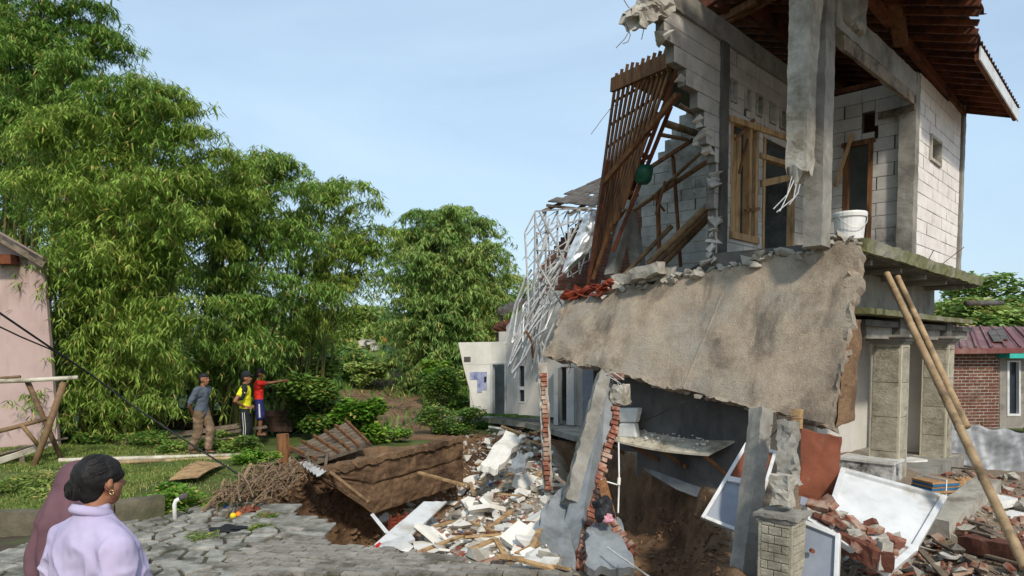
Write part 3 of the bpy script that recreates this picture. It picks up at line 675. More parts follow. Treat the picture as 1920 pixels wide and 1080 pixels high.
while v < V1:
    mb.beam(roof_pt(max(ucut(v), near_cut(v)) if v > -1 else UN, v, .085), roof_pt(4.12 if v > -1 else (v+1)/.2, v, .085), .03, .025); v += .27
mb.build('battens', 'wood_red', roof_root)
tm = MB(); tm.sheet(lambda a, b: Vector(((a-.5)*.24, (b-.5)*.34, .022*math.cos(a*2*PI)+.03*(1-b))), 6, 1, (0, 0, -.014)); tile_me = shared('roof_tile', tm, 'tile_dark')
rot_t = axes(R, nrm(L+Z*SL), R.cross(nrm(L+Z*SL))); ntile = 0; rest = MB()
v = -1.02-.27*4
while v < V1:
    u = ucut(v)+.1
    while u < (4.2 if v > -1.03 else (v+1.02)/.2):
        if v < .6 and u > -4.2 and ntile < 300:
            inst(tile_me, 'roof_tile', roof_root, roof_pt(u, v+.13, .115+rnd.uniform(-.005,.005)), rot_t); ntile += 1
        else: rest.box(roof_pt(u, v+.13, .12), (R, nrm(L+Z*SL), Z), (.236, .3, .02))
        u += .22
    v += .27
rest.build('roof_tiles_behind', 'tile_dark', roof_root, kind='stuff')
mb = MB(); mb.beam(roof_pt(.0, -1.02, -.02), roof_pt(4.2, -1.02, -.02), .025, .24); mb.build('fascia', 'white_paint', roof_root)
mb = MB(); mb.beam(roof_pt(4.17, -1.0, .0), roof_pt(4.17, 1.2, .0), .025, .16); mb.build('barge_board', 'wood_red', roof_root)
mb = MB(); mb.beam(at(1672, -40, 11.5), at(1690, 82, 12.3), .16, .2, up=N); mb.build('king_beam', 'wood', roof_root)
for a, b, m_ in (((1400,-20,13.2),(1478,34,14.0),'wood_red'),((1296,28,12.6),(1352,-10,12.2),'wood_red'),((1360,40,13.2),(1476,-20,12.5),'wood'),((1290,-10,12.4),(1480,62,14.4),'wood_red'),((1330,50,13.5),(1420,0,12.6),'wood')):
    mb = MB(); mb.beam(at(*a), at(*b), .1, .13); mb.build('rafter', m_, roof_root)
# ---- fallen balcony slab hanging from the broken edge
S_A, S_B, S_D, S_E = Vector((4.98, 9.96, 3.93)), at(1062, 562, 13.75), at(1563, 806, 9.29), at(1020, 664, 13.28)
S_M = at(1140, 545, 12.9)
def slab_fn(a, b):        # a along the hinge from right to left, b downward
    top = S_A.lerp(S_B, a); 
    bot = S_D.lerp(S_E, a)
    p = top.lerp(bot, b); e = min(a, 1-a, b, 1-b)
    k = 1 if e > .001 else 0
    nn = Vector((-.55, -.6, .5))
    n_ = noise.noise(p*1.1)*.05+noise.noise(p*4)*.014+noise.noise(p*12)*.008
    p = p+nn*n_
    if not k: p = p+noise.noise_vector(p*2.2)*.09+noise.noise_vector(p*6)*.06+noise.noise_vector(p*17)*.03
    return p+nn*(-.05*math.sin(a*PI))
tn = nrm((S_B-S_A).cross(S_D-S_A)); tn = tn if tn.y > 0 else -tn
mb = MB(); mb.sheet(slab_fn, 90, 46, tn*.2); SLAB = part(mb, 'balcony_slab', 'slab', smooth=False)
for a0, b0_, a1, b1_, w_ in ((.36,.02,.44,.97,.012),(.86,.05,.93,.6,.01),(.6,.0,.66,.5,.008)):
    mb = MB(); mb.sheet(lambda s, t: slab_fn(a0+(a1-a0)*t+(s-.5)*w_*(.7+.9*noise.noise(Vector((t*9, s, 0)))), b0_+(b1_-b0_)*t)-tn*(.004+.012*math.sin(s*PI)), 4, 40, tn*.03); mb.build('screed_ridge', 'slab', SLAB)
r_ = random.Random(91)
for k in range(44):                                   # crumbs and broken lips along the lower and right edges
    a, b = (r_.random(), 1-r_.random()*.02) if k < 34 else (r_.random()*.02, r_.random())
    mb = MB(); chunk(mb, slab_fn(a, b)+tn*r_.uniform(0,.16), r_.uniform(.03,.1), 800+k); mb.build('broken_lip', 'slab', SLAB)
for k in range(9):
    a = r_.random(); p = slab_fn(a, .995)+tn*.1; mb = MB(); q = p+Vector((r_.uniform(-.1,.1), r_.uniform(-.1,.0), -r_.uniform(.08,.3))); mb.tube([p, p.lerp(q, .5)+Vector((r_.uniform(-.04,.04), 0, 0)), q], .007, 5); mb.build('rebar', 'rebar', SLAB)
# upstand of the slab's side, brown plaster
up0, up1, up2, up3 = at(1612,600,9.75), at(1592,600,9.7), at(1566,800,9.35), at(1596,790,9.5)
mb = MB(); mb.sheet(lambda s, t: up1.lerp(up0, s).lerp(up2.lerp(up3, s), t)+noise.noise_vector(Vector((s*3, t*9, 1)))*.03, 6, 24, R*.12); mb.build('upstand', 'soil', SLAB)
q0 = [at(1503,806,9.3), at(1574,822,9.25), at(1568,948,9.15), at(1497,930,9.2)]
mb = MB(); mb.sheet(lambda s, t: q0[0].lerp(q0[1], s).lerp(q0[3].lerp(q0[2], s), t)+noise.noise_vector(Vector((s*4, t*6, 4)))*(.03 if min(s, t, 1-s, 1-t) < .02 else .012), 14, 20, R*.09); mb.build('plaster_fragment', 'plaster_rust', SLAB)
mb = MB(); mb.rough(at(1495, 785, 9.3), (N, R, Z), (.12, .08, .26), cell=.05, amp=.015); mb.build('wood_block', 'wood_pale', SLAB)
# rubble along the hinge line
mb = MB(); r_ = random.Random(5)
for k in range(420):
    a = r_.random()*.9+.02; p = slab_fn(a, 0)+R*r_.uniform(-.05,.6)+Z*r_.uniform(-.06,.08); chunk(mb, p, r_.uniform(.02,.14), k)
part(mb, 'loose_rubble', 'conc_light', kind='stuff')
mb = MB()
for k in range(90):
    a = .80+r_.random()*.2; p = slab_fn(a, 0)+R*r_.uniform(-.05,.35)+Z*r_.uniform(.0,.12); mb.box(p, (nrm((r_.uniform(-1,1), r_.uniform(-1,1), r_.uniform(-.4,.4))), nrm((r_.uniform(-1,1), r_.uniform(-1,1), .3)), Z), (.26, .2, .02))
part(mb, 'fallen_tiles', 'terracotta', kind='stuff')
for a, b, w_ in (((1150,528,13.2),(1262,512,12.2),.2),((1180,520,12.6),(1240,502,12.1),.3)):
    mb = MB(); mb.rough((at(*a)+at(*b))/2, (nrm(at(*b)-at(*a)), R, Z), ((at(*b)-at(*a)).length, w_, .2), cell=.08, amp=.04); part(mb, 'broken_wall_piece', 'conc_light')
for px, Yd in ((1170,13.1),(1142,13.3)):
    mb = MB(); chunk(mb, at(px, 535, Yd), .2, px); part(mb, 'broken_wall_piece', 'conc_light')
mb = MB(); mb.rough(at(1152, 706, 11.35), (N, R, Z), (.3, .12, .1), cell=.06, amp=.02); part(mb, 'brick', 'brick')
# leaning concrete posts of the torn room
for a, b, w_ in (((1172,355,14.6),(1200,520,13.6),.22),((1178,395,14.2),(1146,520,13.4),.2),((1186,300,14.8),(1182,380,14.6),.14)):
    mb = MB(); p, q = at(*a), at(*b); d_ = nrm(q-p); mb.rough((p+q)/2, (d_, L, nrm(d_.cross(L))), ((q-p).length, w_, w_), cell=.09, amp=.02, seed=w_*50); part(mb, 'leaning_post', 'conc')
# ---- lattice of rafters torn off the roof
LT = thing('torn_roof_lattice', at(1105, 528, 13.9), 'torn-off brown roof lattice of rafters and battens hanging beside the broken wall', 'roof frame')
TL, TR, BL, BR = at(1156,142,12.9), at(1272,84,11.2), at(1103,526,13.9), at(1152,440,13.0)
def lat(s, t): return TL.lerp(TR, s).lerp(BL.lerp(BR, s), t)
ln = nrm((TR-TL).cross(BL-TL)); ln = ln if ln.y < 0 else -ln
for k in range(12):
    s = k/11; mb = MB(); mb.beam(lat(s, -.02+rnd.uniform(-.01,.01)), lat(min(1, s*.95+.01), 1.0-.35*max(0, s-.55)+rnd.uniform(-.05,.02)), .065, .03, up=ln); mb.build('rafter', 'wood', LT)
for k in range(9):
    t = .005+k*.105; mb = MB(); mb.beam(lat(-.07, t)+ln*-.06, lat(1.0, t)+ln*-.06, .03, .045, up=ln); mb.build('batten', 'wood', LT)
mb = MB(); mb.beam(lat(.03, .05)+ln*.09, lat(1.02, .075)+ln*.09, .08, .24, up=Z); mb.build('wall_plate', 'wood', LT)
for a, b, w_, m_ in (((1272,176,11.3),(1133,342,12.5),.15,'wood'),((1186,300,12.6),(1112,522,13.6),.13,'wood'),((1258,200,11.9),(1150,470,13.2),.16,'wood_red'),((1140,300,12.8),(1103,530,13.7),.16,'wood_red'),((1277,112,11.2),(1180,372,12.9),.12,'wood_red')):
    mb = MB(); mb.beam(at(*a), at(*b), .07, w_, up=Vector((0,-1,.3))); mb.build('beam', m_, LT, bevel=.006)
# ---- ground floor: clad columns, porch wall, meter
tilec = []
def clad_column(name, base, hgt, w, z0, parent, cap=True, seed=0, rows=.3, dz=0):
    core = MB(); core.box(base+Z*(z0+hgt/2), (R, N, Z), (w-.03, w-.03, hgt)); c_ = part(core, name, 'cladding', parent)
    r = random.Random(seed); z = z0; mesh_ = None
    while z < z0+hgt-.02:
        hh = min(rows, z0+hgt-z)
        for s, ax, ay in ((1, R, N), (-1, R, N), (1, N, R), (-1, N, R)):
            cuts = [-.5, .5] if rows > .2 else ([-.5, -.02, .5] if int(z/rows+50) % 2 else [-.5, -.24, .24, .5])
            for c0, c1_ in zip(cuts, cuts[1:]):
                mb = MB(); mb.box(base+ay*s*(w/2-.006+r.uniform(-.003,.003))+ax*((c0+c1_)/2*(w-.07))+Z*(z+hh/2), (ax, ay, Z), ((c1_-c0)*(w-.07)-.008, .03, hh-.01)); mb.build('clad_tile', 'cladding', c_, bevel=.006)
        z += hh
    for s in (-1, 1):
        for t in (-1, 1):
            mb = MB(); mb.box(base+R*s*(w/2-.02)+N*t*(w/2-.02)+Z*(z0+hgt/2), (R, N, Z), (.045, .045, hgt)); mb.build('corner_strip', 'cladding' if rows < .2 else 'cladding_edge', c_, bevel=.008)
    if cap:
        for k, (ww, hh) in enumerate(((.06, .05), (.16, .06), (.3, .05))):
            mb = MB(); mb.box(base+Z*(z0+hgt+.025+sum((.05, .06, .05)[:k])), (R, N, Z), (w+ww, w+ww, hh)); mb.build('capital', 'conc', c_, bevel=.01)
        mb = MB(); mb.rough(base+Z*(z0+hgt+.16+.15), (R, N, Z), (w-.1, w-.1, .34), cell=.1, amp=.01); mb.build('neck', 'conc_dark', c_)
    return c_
c1p = pa(1668, 800); c1p.z = 0; c2p = pa(1757, 800); c2p.z = 0
clad_column('clad_column', c1p-N*.02, 2.55, .5, -.15, HOUSE, seed=1, rows=.62)
clad_column('clad_column', c2p-N*.02, 2.6, .5, -.2, HOUSE, seed=2, rows=.62)
mb = MB(); mb.rough(c2p+Z*-.22, (R, N, Z), (.75, .75, .34), cell=.12, amp=.015); part(mb, 'plinth', 'conc_light')
mb = MB(); mb.box(C+L*1.6+R*1.5+Z*1.35, (R, N, Z), (9.4, .16, 3.1)); part(mb, 'porch_wall', 'plaster_wall')
mb = MB(); mb.box(C+L*.75+R*2.9+Z*1.35, (N, R, Z), (1.4, .14, 3.0)); part(mb, 'porch_wall', 'plaster_wall')
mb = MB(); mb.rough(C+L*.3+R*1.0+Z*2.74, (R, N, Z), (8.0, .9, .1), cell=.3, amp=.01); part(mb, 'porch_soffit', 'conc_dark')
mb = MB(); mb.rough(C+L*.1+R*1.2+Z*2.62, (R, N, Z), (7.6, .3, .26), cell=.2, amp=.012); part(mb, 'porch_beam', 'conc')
mt = at(1688, 770, 12.6); em = part(MB().box(mt, (R, N, Z), (.12, .12, .2)), 'meter_box', 'black', bevel=.01)
mb = MB(); mb.tube([mt+Z*.1, mt+Z*.24, mt+Z*.3-N*.05], .012, 6); mb.build('cable', 'black', em)
for k in range(3):
    mb = MB(); mb.box(mt+N*.062+Z*(.05-.06*k)-R*.03, (R, N, Z), (.03, .006, .035)); mb.build('label_plate', 'white_plastic', em)
mb = MB(); mb.rough(C+R*1.6+L*.9+Z*-.2, (R, N, Z), (8.2, 2.6, .3), cell=.3, amp=.02); part(mb, 'porch_floor', 'conc')
# ---- dark room under the fallen slab, shelf on brackets
D0 = Vector((3.3, 11.65, 0))
def dw(px, py): return on_plane(px, py, D0, -R)
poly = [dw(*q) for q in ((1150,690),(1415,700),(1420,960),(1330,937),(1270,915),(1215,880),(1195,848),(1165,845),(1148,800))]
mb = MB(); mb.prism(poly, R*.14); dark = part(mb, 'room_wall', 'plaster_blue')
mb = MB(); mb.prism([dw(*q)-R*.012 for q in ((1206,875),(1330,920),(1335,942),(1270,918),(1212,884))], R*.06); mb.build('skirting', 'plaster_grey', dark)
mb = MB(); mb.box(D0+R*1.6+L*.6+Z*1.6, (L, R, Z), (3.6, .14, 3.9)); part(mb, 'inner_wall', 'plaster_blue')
sh = [(1148,818),(1195,806),(1372,836),(1352,850)]
shp = [dw(1150,813)-R*.42, dw(1200,806), dw(1378,826), dw(1350,846)-R*.42]
mb = MB(); mb.sheet(lambda s, t: shp[0].lerp(shp[3], s).lerp(shp[1].lerp(shp[2], s), t)-Z*(.06*math.sin(s*PI)), 16, 4, Z*-.035); shelf = part(mb, 'shelf', 'bamboo_white')
for px, py, qx, qy in ((1148,822,1172,850),(1203,830,1235,862),(1257,838,1288,876),(1336,846,1362,888)):
    mb = MB(); mb.beam(dw(px, py)-R*.36, dw(qx, qy)-R*.03, .05, .06); mb.build('bracket', 'wood', shelf)
mb = MB()
for k in range(70):
    p = shp[0].lerp(shp[3], r_.random()).lerp(shp[1].lerp(shp[2], r_.random()), r_.random()); chunk(mb, p+Z*.01, r_.uniform(.01,.035), k)
mb.build('shelf_litter', 'white_plastic', shelf, kind='stuff')
# ---- broken porch columns in front
p2a, p2b = at(1428, 768, 9.15), at(1388, 1110, 8.3)
mb = MB(); d_ = nrm(p2b-p2a); x_ = nrm(d_.cross(Vector((.35,-.94,0)))); mb.rough((p2a+p2b)/2, (d_, x_, d_.cross(x_)), ((p2b-p2a).length, .2, .23), cell=.07, amp=.016, seed=31); part(mb, 'leaning_column', 'conc')
P3 = at(1466, 1000, 7.9); P3.z = 0
clad_column('clad_column', P3, 1.75, .39, -1.37, HOUSE, cap=False, seed=5, rows=.1)
for w_, z_, hh in ((.43,.40,.04),(.48,.45,.05)):
    mb = MB(); mb.rough(P3+Z*z_, (R, N, Z), (w_, w_, hh), cell=.05, amp=.018, seed=z_*9); part(mb, 'capital', 'conc')
mb = MB(); mb.rough(P3+Z*.72, (Z, R, N), (.36, .2, .2), cell=.05, amp=.04, seed=33); part(mb, 'column_core', 'conc_light')
a_, b_ = at(1478, 790, 8.4), at(1480, 915, 8.0); d_ = nrm(b_-a_)
mb = MB(); mb.rough((a_+b_)/2, (d_, R, N), ((b_-a_).length, .19, .2), cell=.05, amp=.045, ends=.1, seed=34, fr=2.6); part(mb, 'column_core', 'conc')
for k in range(7):
    mb = MB(); p = at(1452+rnd.uniform(-14,34), 795+rnd.uniform(-6,4), 8.6); q = at(1446+rnd.uniform(-14,60), 770+rnd.uniform(0,70), 8.5); mb.tube([p, p.lerp(q, .5)+Vector((rnd.uniform(-.05,.05), 0, .05)), q], .008, 5); part(mb, 'rebar', 'rebar')
# thin brick post at the slab's far corner and the leaning wall strip with its brick teeth
br = MB(); br.box((0,0,0), (Vector((1,0,0)), Vector((0,1,0)), Z), (1,1,1)); 
def brick_strip(parent, pts, w, th, m='brick', fr=1.0):
    ms = block_meshes(m)
    for (a, b) in zip(pts, pts[1:]):
        d = nrm(b-a); n_ = max(1, int((b-a).length/.085)); x = nrm(d.cross(Vector((0,-1,0)))); y = d.cross(x)
        for k in range(n_):
            inst(ms[k % 5], 'brick', parent, a+d*((k+.5)*(b-a).length/n_)+x*rnd.uniform(-.02,.02), axes(x, y, d) @ Matrix.Rotation(rnd.uniform(-.06,.06), 3, 'Y'), (w*rnd.uniform(.55,1.1), th*rnd.uniform(.8,1.15), .07))
a_, b_ = at(1017, 680, 12.9), at(1028, 925, 12.2); d_ = nrm(b_-a_)
mb = MB(); mb.rough((a_+b_)/2, (d_, Vector((1,0,0)), Vector((0,1,0))), ((b_-a_).length, .17, .12), cell=.06, amp=.02, ends=.3, seed=41); st = part(mb, 'wall_strip', 'conc_light')
brick_strip(st, [at(1018, 700, 12.78), at(1026, 920, 12.1)], .12, .12)
# ================================================================== OTHER BUILDINGS
# ---- white house behind the pit
R_s, L_s = R, L; R = nrm(Vector((.36,.93,0))); L = nrm(Vector((-.93,.36,0)))      # the white house stands more square to the street
WHp = on_z(1110, 800, 0); WHt = thing('white_house', WHp+L*3, 'low white plastered house torn open, with bare doorway and narrow window', 'house')
def wh(px, py, back=0): return on_plane(px, py, WHp+R*back, -R)
def wall_px(fn, polys, off, name, m, parent):
    mb = MB()
    for pl in polys: mb.prism([fn(*q) for q in pl], off)
    return mb.build(name, m, parent)
wall_px(wh, [[(859,642),(923,641),(923,683),(882,683),(868,683)],[(868,683.3),(882,683.3),(882,778),(893,776),(886,760),(880,728),(872,700)][::-1],[(882,683.3),(923,683.3),(923,774),(882,778)],[(923.2,641),(949,640),(949,683),(923.2,683)],[(946,683.3),(949,683.3),(949,776),(946,776)]], R*.16, 'wall', 'plaster_white', WHt)
wall_px(wh, [[(949.2,640),(949.2,612),(972,585),(972,776),(949.2,776)],[(972.2,585),(985,572),(985,683),(972.2,683)],[(972.2,756),(985,756),(985,778),(972.2,778)],[(985.2,572),(1042,545),(1042,783),(985.2,778)],[(1042.2,545),(1115,545),(1115,688),(1042.2,688)],[(1042.2,688.2),(1051,688.2),(1051,795),(1042.2,795)],[(1077,688.2),(1092,688.2),(1092,800),(1077,800)]], R*.16, 'wall', 'plaster_wall', WHt)
mb = MB(); mb.prism([wh(x, y, .1) for x, y in ((972,683),(985,683),(985,756),(972,756))], R*.02); wn = mb.build('window', 'glass', WHt)
for a, b, c_, d_ in ((971.5,974,683,756),(983,985.5,683,756),(974,983,683,686),(974,983,725,731),(974,983,753,756)):
    mb = MB(); mb.prism([wh(x, y, -.02) for x, y in ((a,c_),(b,c_),(b,d_),(a,d_))], R*.1); mb.build('frame', 'white_paint', wn)
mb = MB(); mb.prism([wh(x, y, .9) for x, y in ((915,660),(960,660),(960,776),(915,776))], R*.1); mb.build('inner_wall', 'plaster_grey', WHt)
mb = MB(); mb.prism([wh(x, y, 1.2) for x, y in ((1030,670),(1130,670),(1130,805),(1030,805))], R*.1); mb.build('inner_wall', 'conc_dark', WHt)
for a, b, c_, d_ in ((920,923.2,680,775),(945.8,949.4,680,776),(923.2,945.8,680,683)):
    mb = MB(); mb.prism([wh(x, y, -.03) for x, y in ((a,c_),(b,c_),(b,d_),(a,d_))], R*.2); mb.build('door_frame', 'white_paint', WHt)
mb = MB(); mb.prism([wh(x, y, -.2) for x, y in ((1092,690),(1112,690),(1112,800),(1092,803))], R*.05); dr = mb.build('door', 'grey_paint', WHt)
mb = MB(); mb.prism([wh(x, y, -.24) for x, y in ((1091,745),(1093,745),(1093,755),(1091,755))], R*.04); mb.build('handle', 'metal', dr)
for a, b in ((1038,1046),(1062,1076)) : 
    mb = MB(); mb.prism([wh(x, y, -.35) for x, y in ((a,690),(b,690),(b,798),(a,796))], R*.3); mb.build('door_jamb', 'white_paint', WHt)
tl = MB(); tb = shared('wall_tile', MB().box((0,0,0), (Vector((1,0,0)), Vector((0,1,0)), Z), (1, .012, 1)), 'tile_blue')
for i in range(7):
    for j in range(8):
        x, y = 881+i*4.6, 697+j*4.9
        if i < 3 and j > 2 or (i > 4 and j > 6): continue
        p, q = wh(x, y, -.01), wh(x+4.6, y+4.9, -.01); inst(tb, 'wall_tile', WHt, (p+q)/2, axes(L, R, Z), (abs((q-p).dot(L))*.93, 1, abs(p.z-q.z)*.93))
mb = MB(); mb.prism([wh(x, y, -.02) for x, y in ((870,669),(882,669),(882,678),(870,678))], R*.03); mb.build('vent', 'tile_grey', WHt)
mb = MB(); c_ = wh(910,711,-.03); mb.box(c_, (L, R, Z), (.06,.05,.16)); mb.build('tap', 'black', WHt, bevel=.01)
# floor of the house, broken at the pit, and its soil
fl = [on_z(x, y, .02) for x, y in ((872,782),(920,784),(985,792),(1040,806),(1100,822),(1150,815))]+[WHp+L*-2+R*1.4+Z*.02, WHp+L*6+R*1.4+Z*.02]
mb = MB(); mb.prism([p-Z*.16 for p in fl][::-1], Z*.16); mb.build('floor', 'conc_light', WHt)
mb = MB(); mb.rough(WHp+L*1.2+R*1.5+Z*1.5, (L, R, Z), (4.6, .16, 2.6), cell=.5, amp=.01); mb.build('wall', 'plaster_wall', WHt)
# brick gable over the white house
o4 = [uv(x, y, WHp+R*1.4, L, -R) for x, y in [(1006,600),(1014,500),(1048,452),(1100,400),(1128,398),(1132,600)]]
block_wall(WHt, WHp+R*1.4, L, -R, o4, [], .42, .13, .16, 'brick_old', 8, z0=3.0, bname='brick', gap=.02, wname='gable')
R, L = R_s, L_s
# tiled roof left standing
TRf = thing('tiled_roof', at(1110, 395, 22), 'patch of old grey roof tiles left standing above the brick gable', 'roof')
rc = [at(1028,379,21.0), at(1128,336,22.4), at(1195,342,21.4), at(1190,398,20.6), at(1052,398,20.6)]
def rq(s, t): return rc[0].lerp(rc[1], t).lerp(at(1195,398,19.8).lerp(rc[2], t), s)
for j in range(7):
    for i in range(13):
        s, t = (i+.5)/13, (j+.5)/7
        if rnd.random() < .05: continue
        a = rq(i/13, t); b = rq((i+1)/13, t); c_ = rq(s, j/7); d_ = rq(s, (j+1)/7); x_ = nrm(b-a); y_ = nrm(d_-c_)
        mb = MB(); mb.box(rq(s, t)+Z*(.02+rnd.uniform(0,.03)), (x_, y_, x_.cross(y_)), ((b-a).length*1.02, (d_-c_).length*1.15, .035)); mb.build('roof_tile', 'tile_grey', TRf)
for t in (.0, .33, .66, 1.0):
    mb = MB(); mb.beam(rq(-.02, t)-Z*.1, rq(1.02, t)-Z*.1, .06, .08); mb.build('batten', 'wood_grey', TRf)
for s in (0, .3, .6, .95):
    mb = MB(); mb.beam(rq(s, -.1)-Z*.2, rq(s, 1.02)-Z*.2, .06, .1); mb.build('rafter', 'wood_grey', TRf)
# ---- light steel roof trusses fallen over the white house
ST = thing('steel_roof_frame', at(1000, 640, 18.5), 'tangle of bent silver steel roof trusses fallen over the white house', 'roof frame')
r_ = random.Random(12)
def bar(pts, w=.035, nm='truss_bar', m='metal'):
    mb = MB(); pts = [Vector(p) for p in pts]
    mb.tube(pts, w*.62, 4); mb.build(nm, m, ST)
for k in range(6):
    ox, oy, oY = k*21, -k*1.5, 18.2+k*.35
    A = lambda x, y: at(x+ox+r_.uniform(-1,1), y+oy+r_.uniform(-1,1), oY)
    pl = [A(985,436), A(1003,396)] if k < 2 else [A(1000,405), A(1003,396)]
    bar([A(985,436), A(1004,396)] if k == 0 else [A(990,425), A(1004,396)])
    lo = 566-k*14
    bar([A(1003,396), A(1003,470), A(1001,lo)], .045)
    if k < 3: bar([A(985,436), A(989,500), A(992,lo+20)], .045)
    for j in range(7):
        y = 415+j*22
        if y > lo-18: break
        if k < 3: bar([A(987,y+26), A(1003,y+6)], .026)
    if k < 5:
        B = lambda x, y: at(x+ox+21, y+oy-1.5, oY+.35)
        for j in range(8):
            y = 398+j*19
            if y > lo-10: break
            bar([A(1003,y+12), B(1003,y)], .026)
        if k % 2 == 0: bar([A(1003,410), B(1003,470)], .03); bar([A(1003,520), B(1010,430)], .03)
for a in (((1005,396,18.2),(1122,388,20.0)),((1003,440,18.2),(1120,400,20.0)),((1003,470,18.4),(1090,470,19.4)),((1010,395,18.2),(1075,520,19)),((1012,560,18.3),(1090,408,19.6)),((1000,480,18.2),(1058,580,18.6)),((1030,410,18.6),(1000,540,18.2))): bar([at(*a[0]), at(*a[1])], .045)
for k in range(34):
    x0 = 1000+r_.uniform(-10,66); y0 = r_.uniform(500,585)-(x0-1000)*.3; x1 = 948+r_.uniform(0,75); y1 = r_.uniform(620,722); Y = 18.0+r_.uniform(0,1.2)
    m_ = ((x0+x1)/2+r_.uniform(-14,-2), (y0+y1)/2+r_.uniform(-16,2)); bar([at(x0, y0, Y+.3), at(x0*.7+m_[0]*.3-3, y0*.7+m_[1]*.3, Y+.2), at(*m_, Y), at(x1, y1, Y-.3)], r_.choice((.03,.04,.05)), 'bent_bar')
bar([at(960,700,17.6), at(985,668,17.7), at(1003,632,17.7), at(1026,615,17.8)], .05, 'bent_bar'); bar([at(986,620,17.7), at(997,640,17.7), at(999,672,17.7)], .06, 'bent_bar', 'wood')
SF = thing('foil_sheet', at(1060, 512, 17.5), 'crumpled silver insulation sheet hanging off the steel trusses', 'sheet')
fq = [(1112,394),(1124,440),(1092,490),(1056,516),(1052,500),(1072,455),(1092,412)]
def foil(s, t):
    a = Vector((1094+ (1126-1094)*s, 398-8*s)) if False else None
    l = [(1096,402),(1084,432),(1066,470),(1053,510)]; r = [(1126,390),(1124,432),(1104,474),(1060,516)]
    k = t*3; i = min(2, int(k)); f = k-i
    x = (l[i][0]+(l[i+1][0]-l[i][0])*f)*(1-s)+(r[i][0]+(r[i+1][0]-r[i][0])*f)*s; y = (l[i][1]+(l[i+1][1]-l[i][1])*f)*(1-s)+(r[i][1]+(r[i+1][1]-r[i][1])*f)*s
    return at(x, y, 17.4-.25*math.sin(s*PI)+.12*noise.noise(Vector((s*4, t*6, 0)))+.05*noise.noise(Vector((s*11, t*15, 3))))
mb = MB(); mb.sheet(foil, 20, 40, (0,.01,0)); mb.build('sheet', 'foil', SF, smooth=True)
# small dark roofs further back
for i, (pts, lb) in enumerate(((((930,585),(985,562),(985,574),(940,592)),'small dark roof sheet with a curled edge behind the steel bars'),(((922,618),(975,600),(980,610),(940,625)),'lower rusty roof sheet jutting out beside the white house'))):
    q = [at(x, y, 27+i*-2) for x, y in pts]; t = thing('shed_roof', q[0], lb, 'roof')
    mb = MB(); mb.sheet(lambda s, u: q[0].lerp(q[1], s).lerp(q[3].lerp(q[2], s), u)+Z*(.05*math.sin(s*34)), 40, 2, Vector((.1,1.4,.25))); mb.build('sheet', 'tile_grey' if i == 0 else 'wood_red', t)
    mb = MB(); mb.beam(q[0]+Vector((.2,.6,-.1)), Vector((q[0].x+.3, q[0].y+.8, .2)), .1, .1); mb.build('post', 'wood_grey', t)
# ---- red brick house to the right
BH = thing('brick_house', Vector((14, 22, -.3)), 'small red brick house with red metal roof and teal fascia', 'house')
BP = at(1830, 790, 21.5); bx = nrm(Vector((1, .12, 0))); bn = Vector((bx.y, -bx.x, 0))
ob = [uv(x, y, BP, bx, bn) for x, y in ((1778,805),(1874,803),(1874,652),(1778,652))]
block_wall(BH, BP, bx, bn, ob, [], .26, .1, .14, 'brick_old', 9, z0=-.4, bname='brick', gap=.025, mm='conc_light')
def bw(px, py, k=0): return on_plane(px, py, BP+bn*k, bn)
wall_px(bw, [[(1874.3,652),(1889,652),(1889,803),(1874.3,803)],[(1889.2,652),(1960,652),(1960,676),(1889.2,676)],[(1889.2,780),(1960,780),(1960,803),(1889.2,803)],[(1914,676.3),(1960,676.3),(1960,779.7),(1914,779.7)]], -bn*.2, 'wall', 'conc', BH)
mb = MB(); mb.prism([bw(x, y, -.12) for x, y in ((1889,676),(1914,676),(1914,780),(1889,780))], -bn*.03); wn = mb.build('window', 'glass', BH)
for a, b, c_, d_ in ((1889,1893,676,780),(1911,1914,676,780),(1893,1911,676,679),(1893,1911,776,780)):
    mb = MB(); mb.prism([bw(x, y, .02) for x, y in ((a,c_),(b,c_),(b,d_),(a,d_))], -bn*.12); mb.build('frame', 'white_paint', wn)
mb = MB(); mb.box(bw(1925, 664, .25), (bx, bn, Z), (1.6, .5, .24)); mb.build('fascia', 'teal', BH)
e0, e1 = bw(1770, 654, .5), bw(2000, 652, .5); t0, t1 = at(1770, 612, 25), at(1834, 613, 25)
mb = MB()
def rr_(s, t): return e0.lerp(e1, s).lerp(t0.lerp(t1+Vector((2.2,0,.0)), s), t)
mb.sheet(lambda s, t: rr_(s, t)+Z*(.04 if int(s*60) % 6 == 0 else 0), 60, 1, Z*-.04); rf = mb.build('roof', 'roof_red', BH)
for s in np.linspace(0.02, .98, 9):
    mb = MB(); mb.beam(rr_(s, 0)+Z*.04, rr_(s, 1)+Z*.04, .05, .05); mb.build('seam', 'roof_red', rf)
mb = MB(); mb.beam(e0+Z*-.08, e1+Z*-.08, .04, .14); mb.build('eave_board', 'roof_red', rf)
for s, t in ((.42,.2),(.5,.3)):
    mb = MB(); mb.sheet(lambda a, b: rr_(s+a*.07, t+b*.5)+Z*.08, 4, 1, Z*-.03); mb.build('patch_sheet', 'tile_grey', rf)
mb = MB(); mb.box(BP-bn*2.5+bx*1.5+Z*.4, (bx, bn, Z), (6.5, .2, 3.2)); mb.build('wall', 'conc', BH)
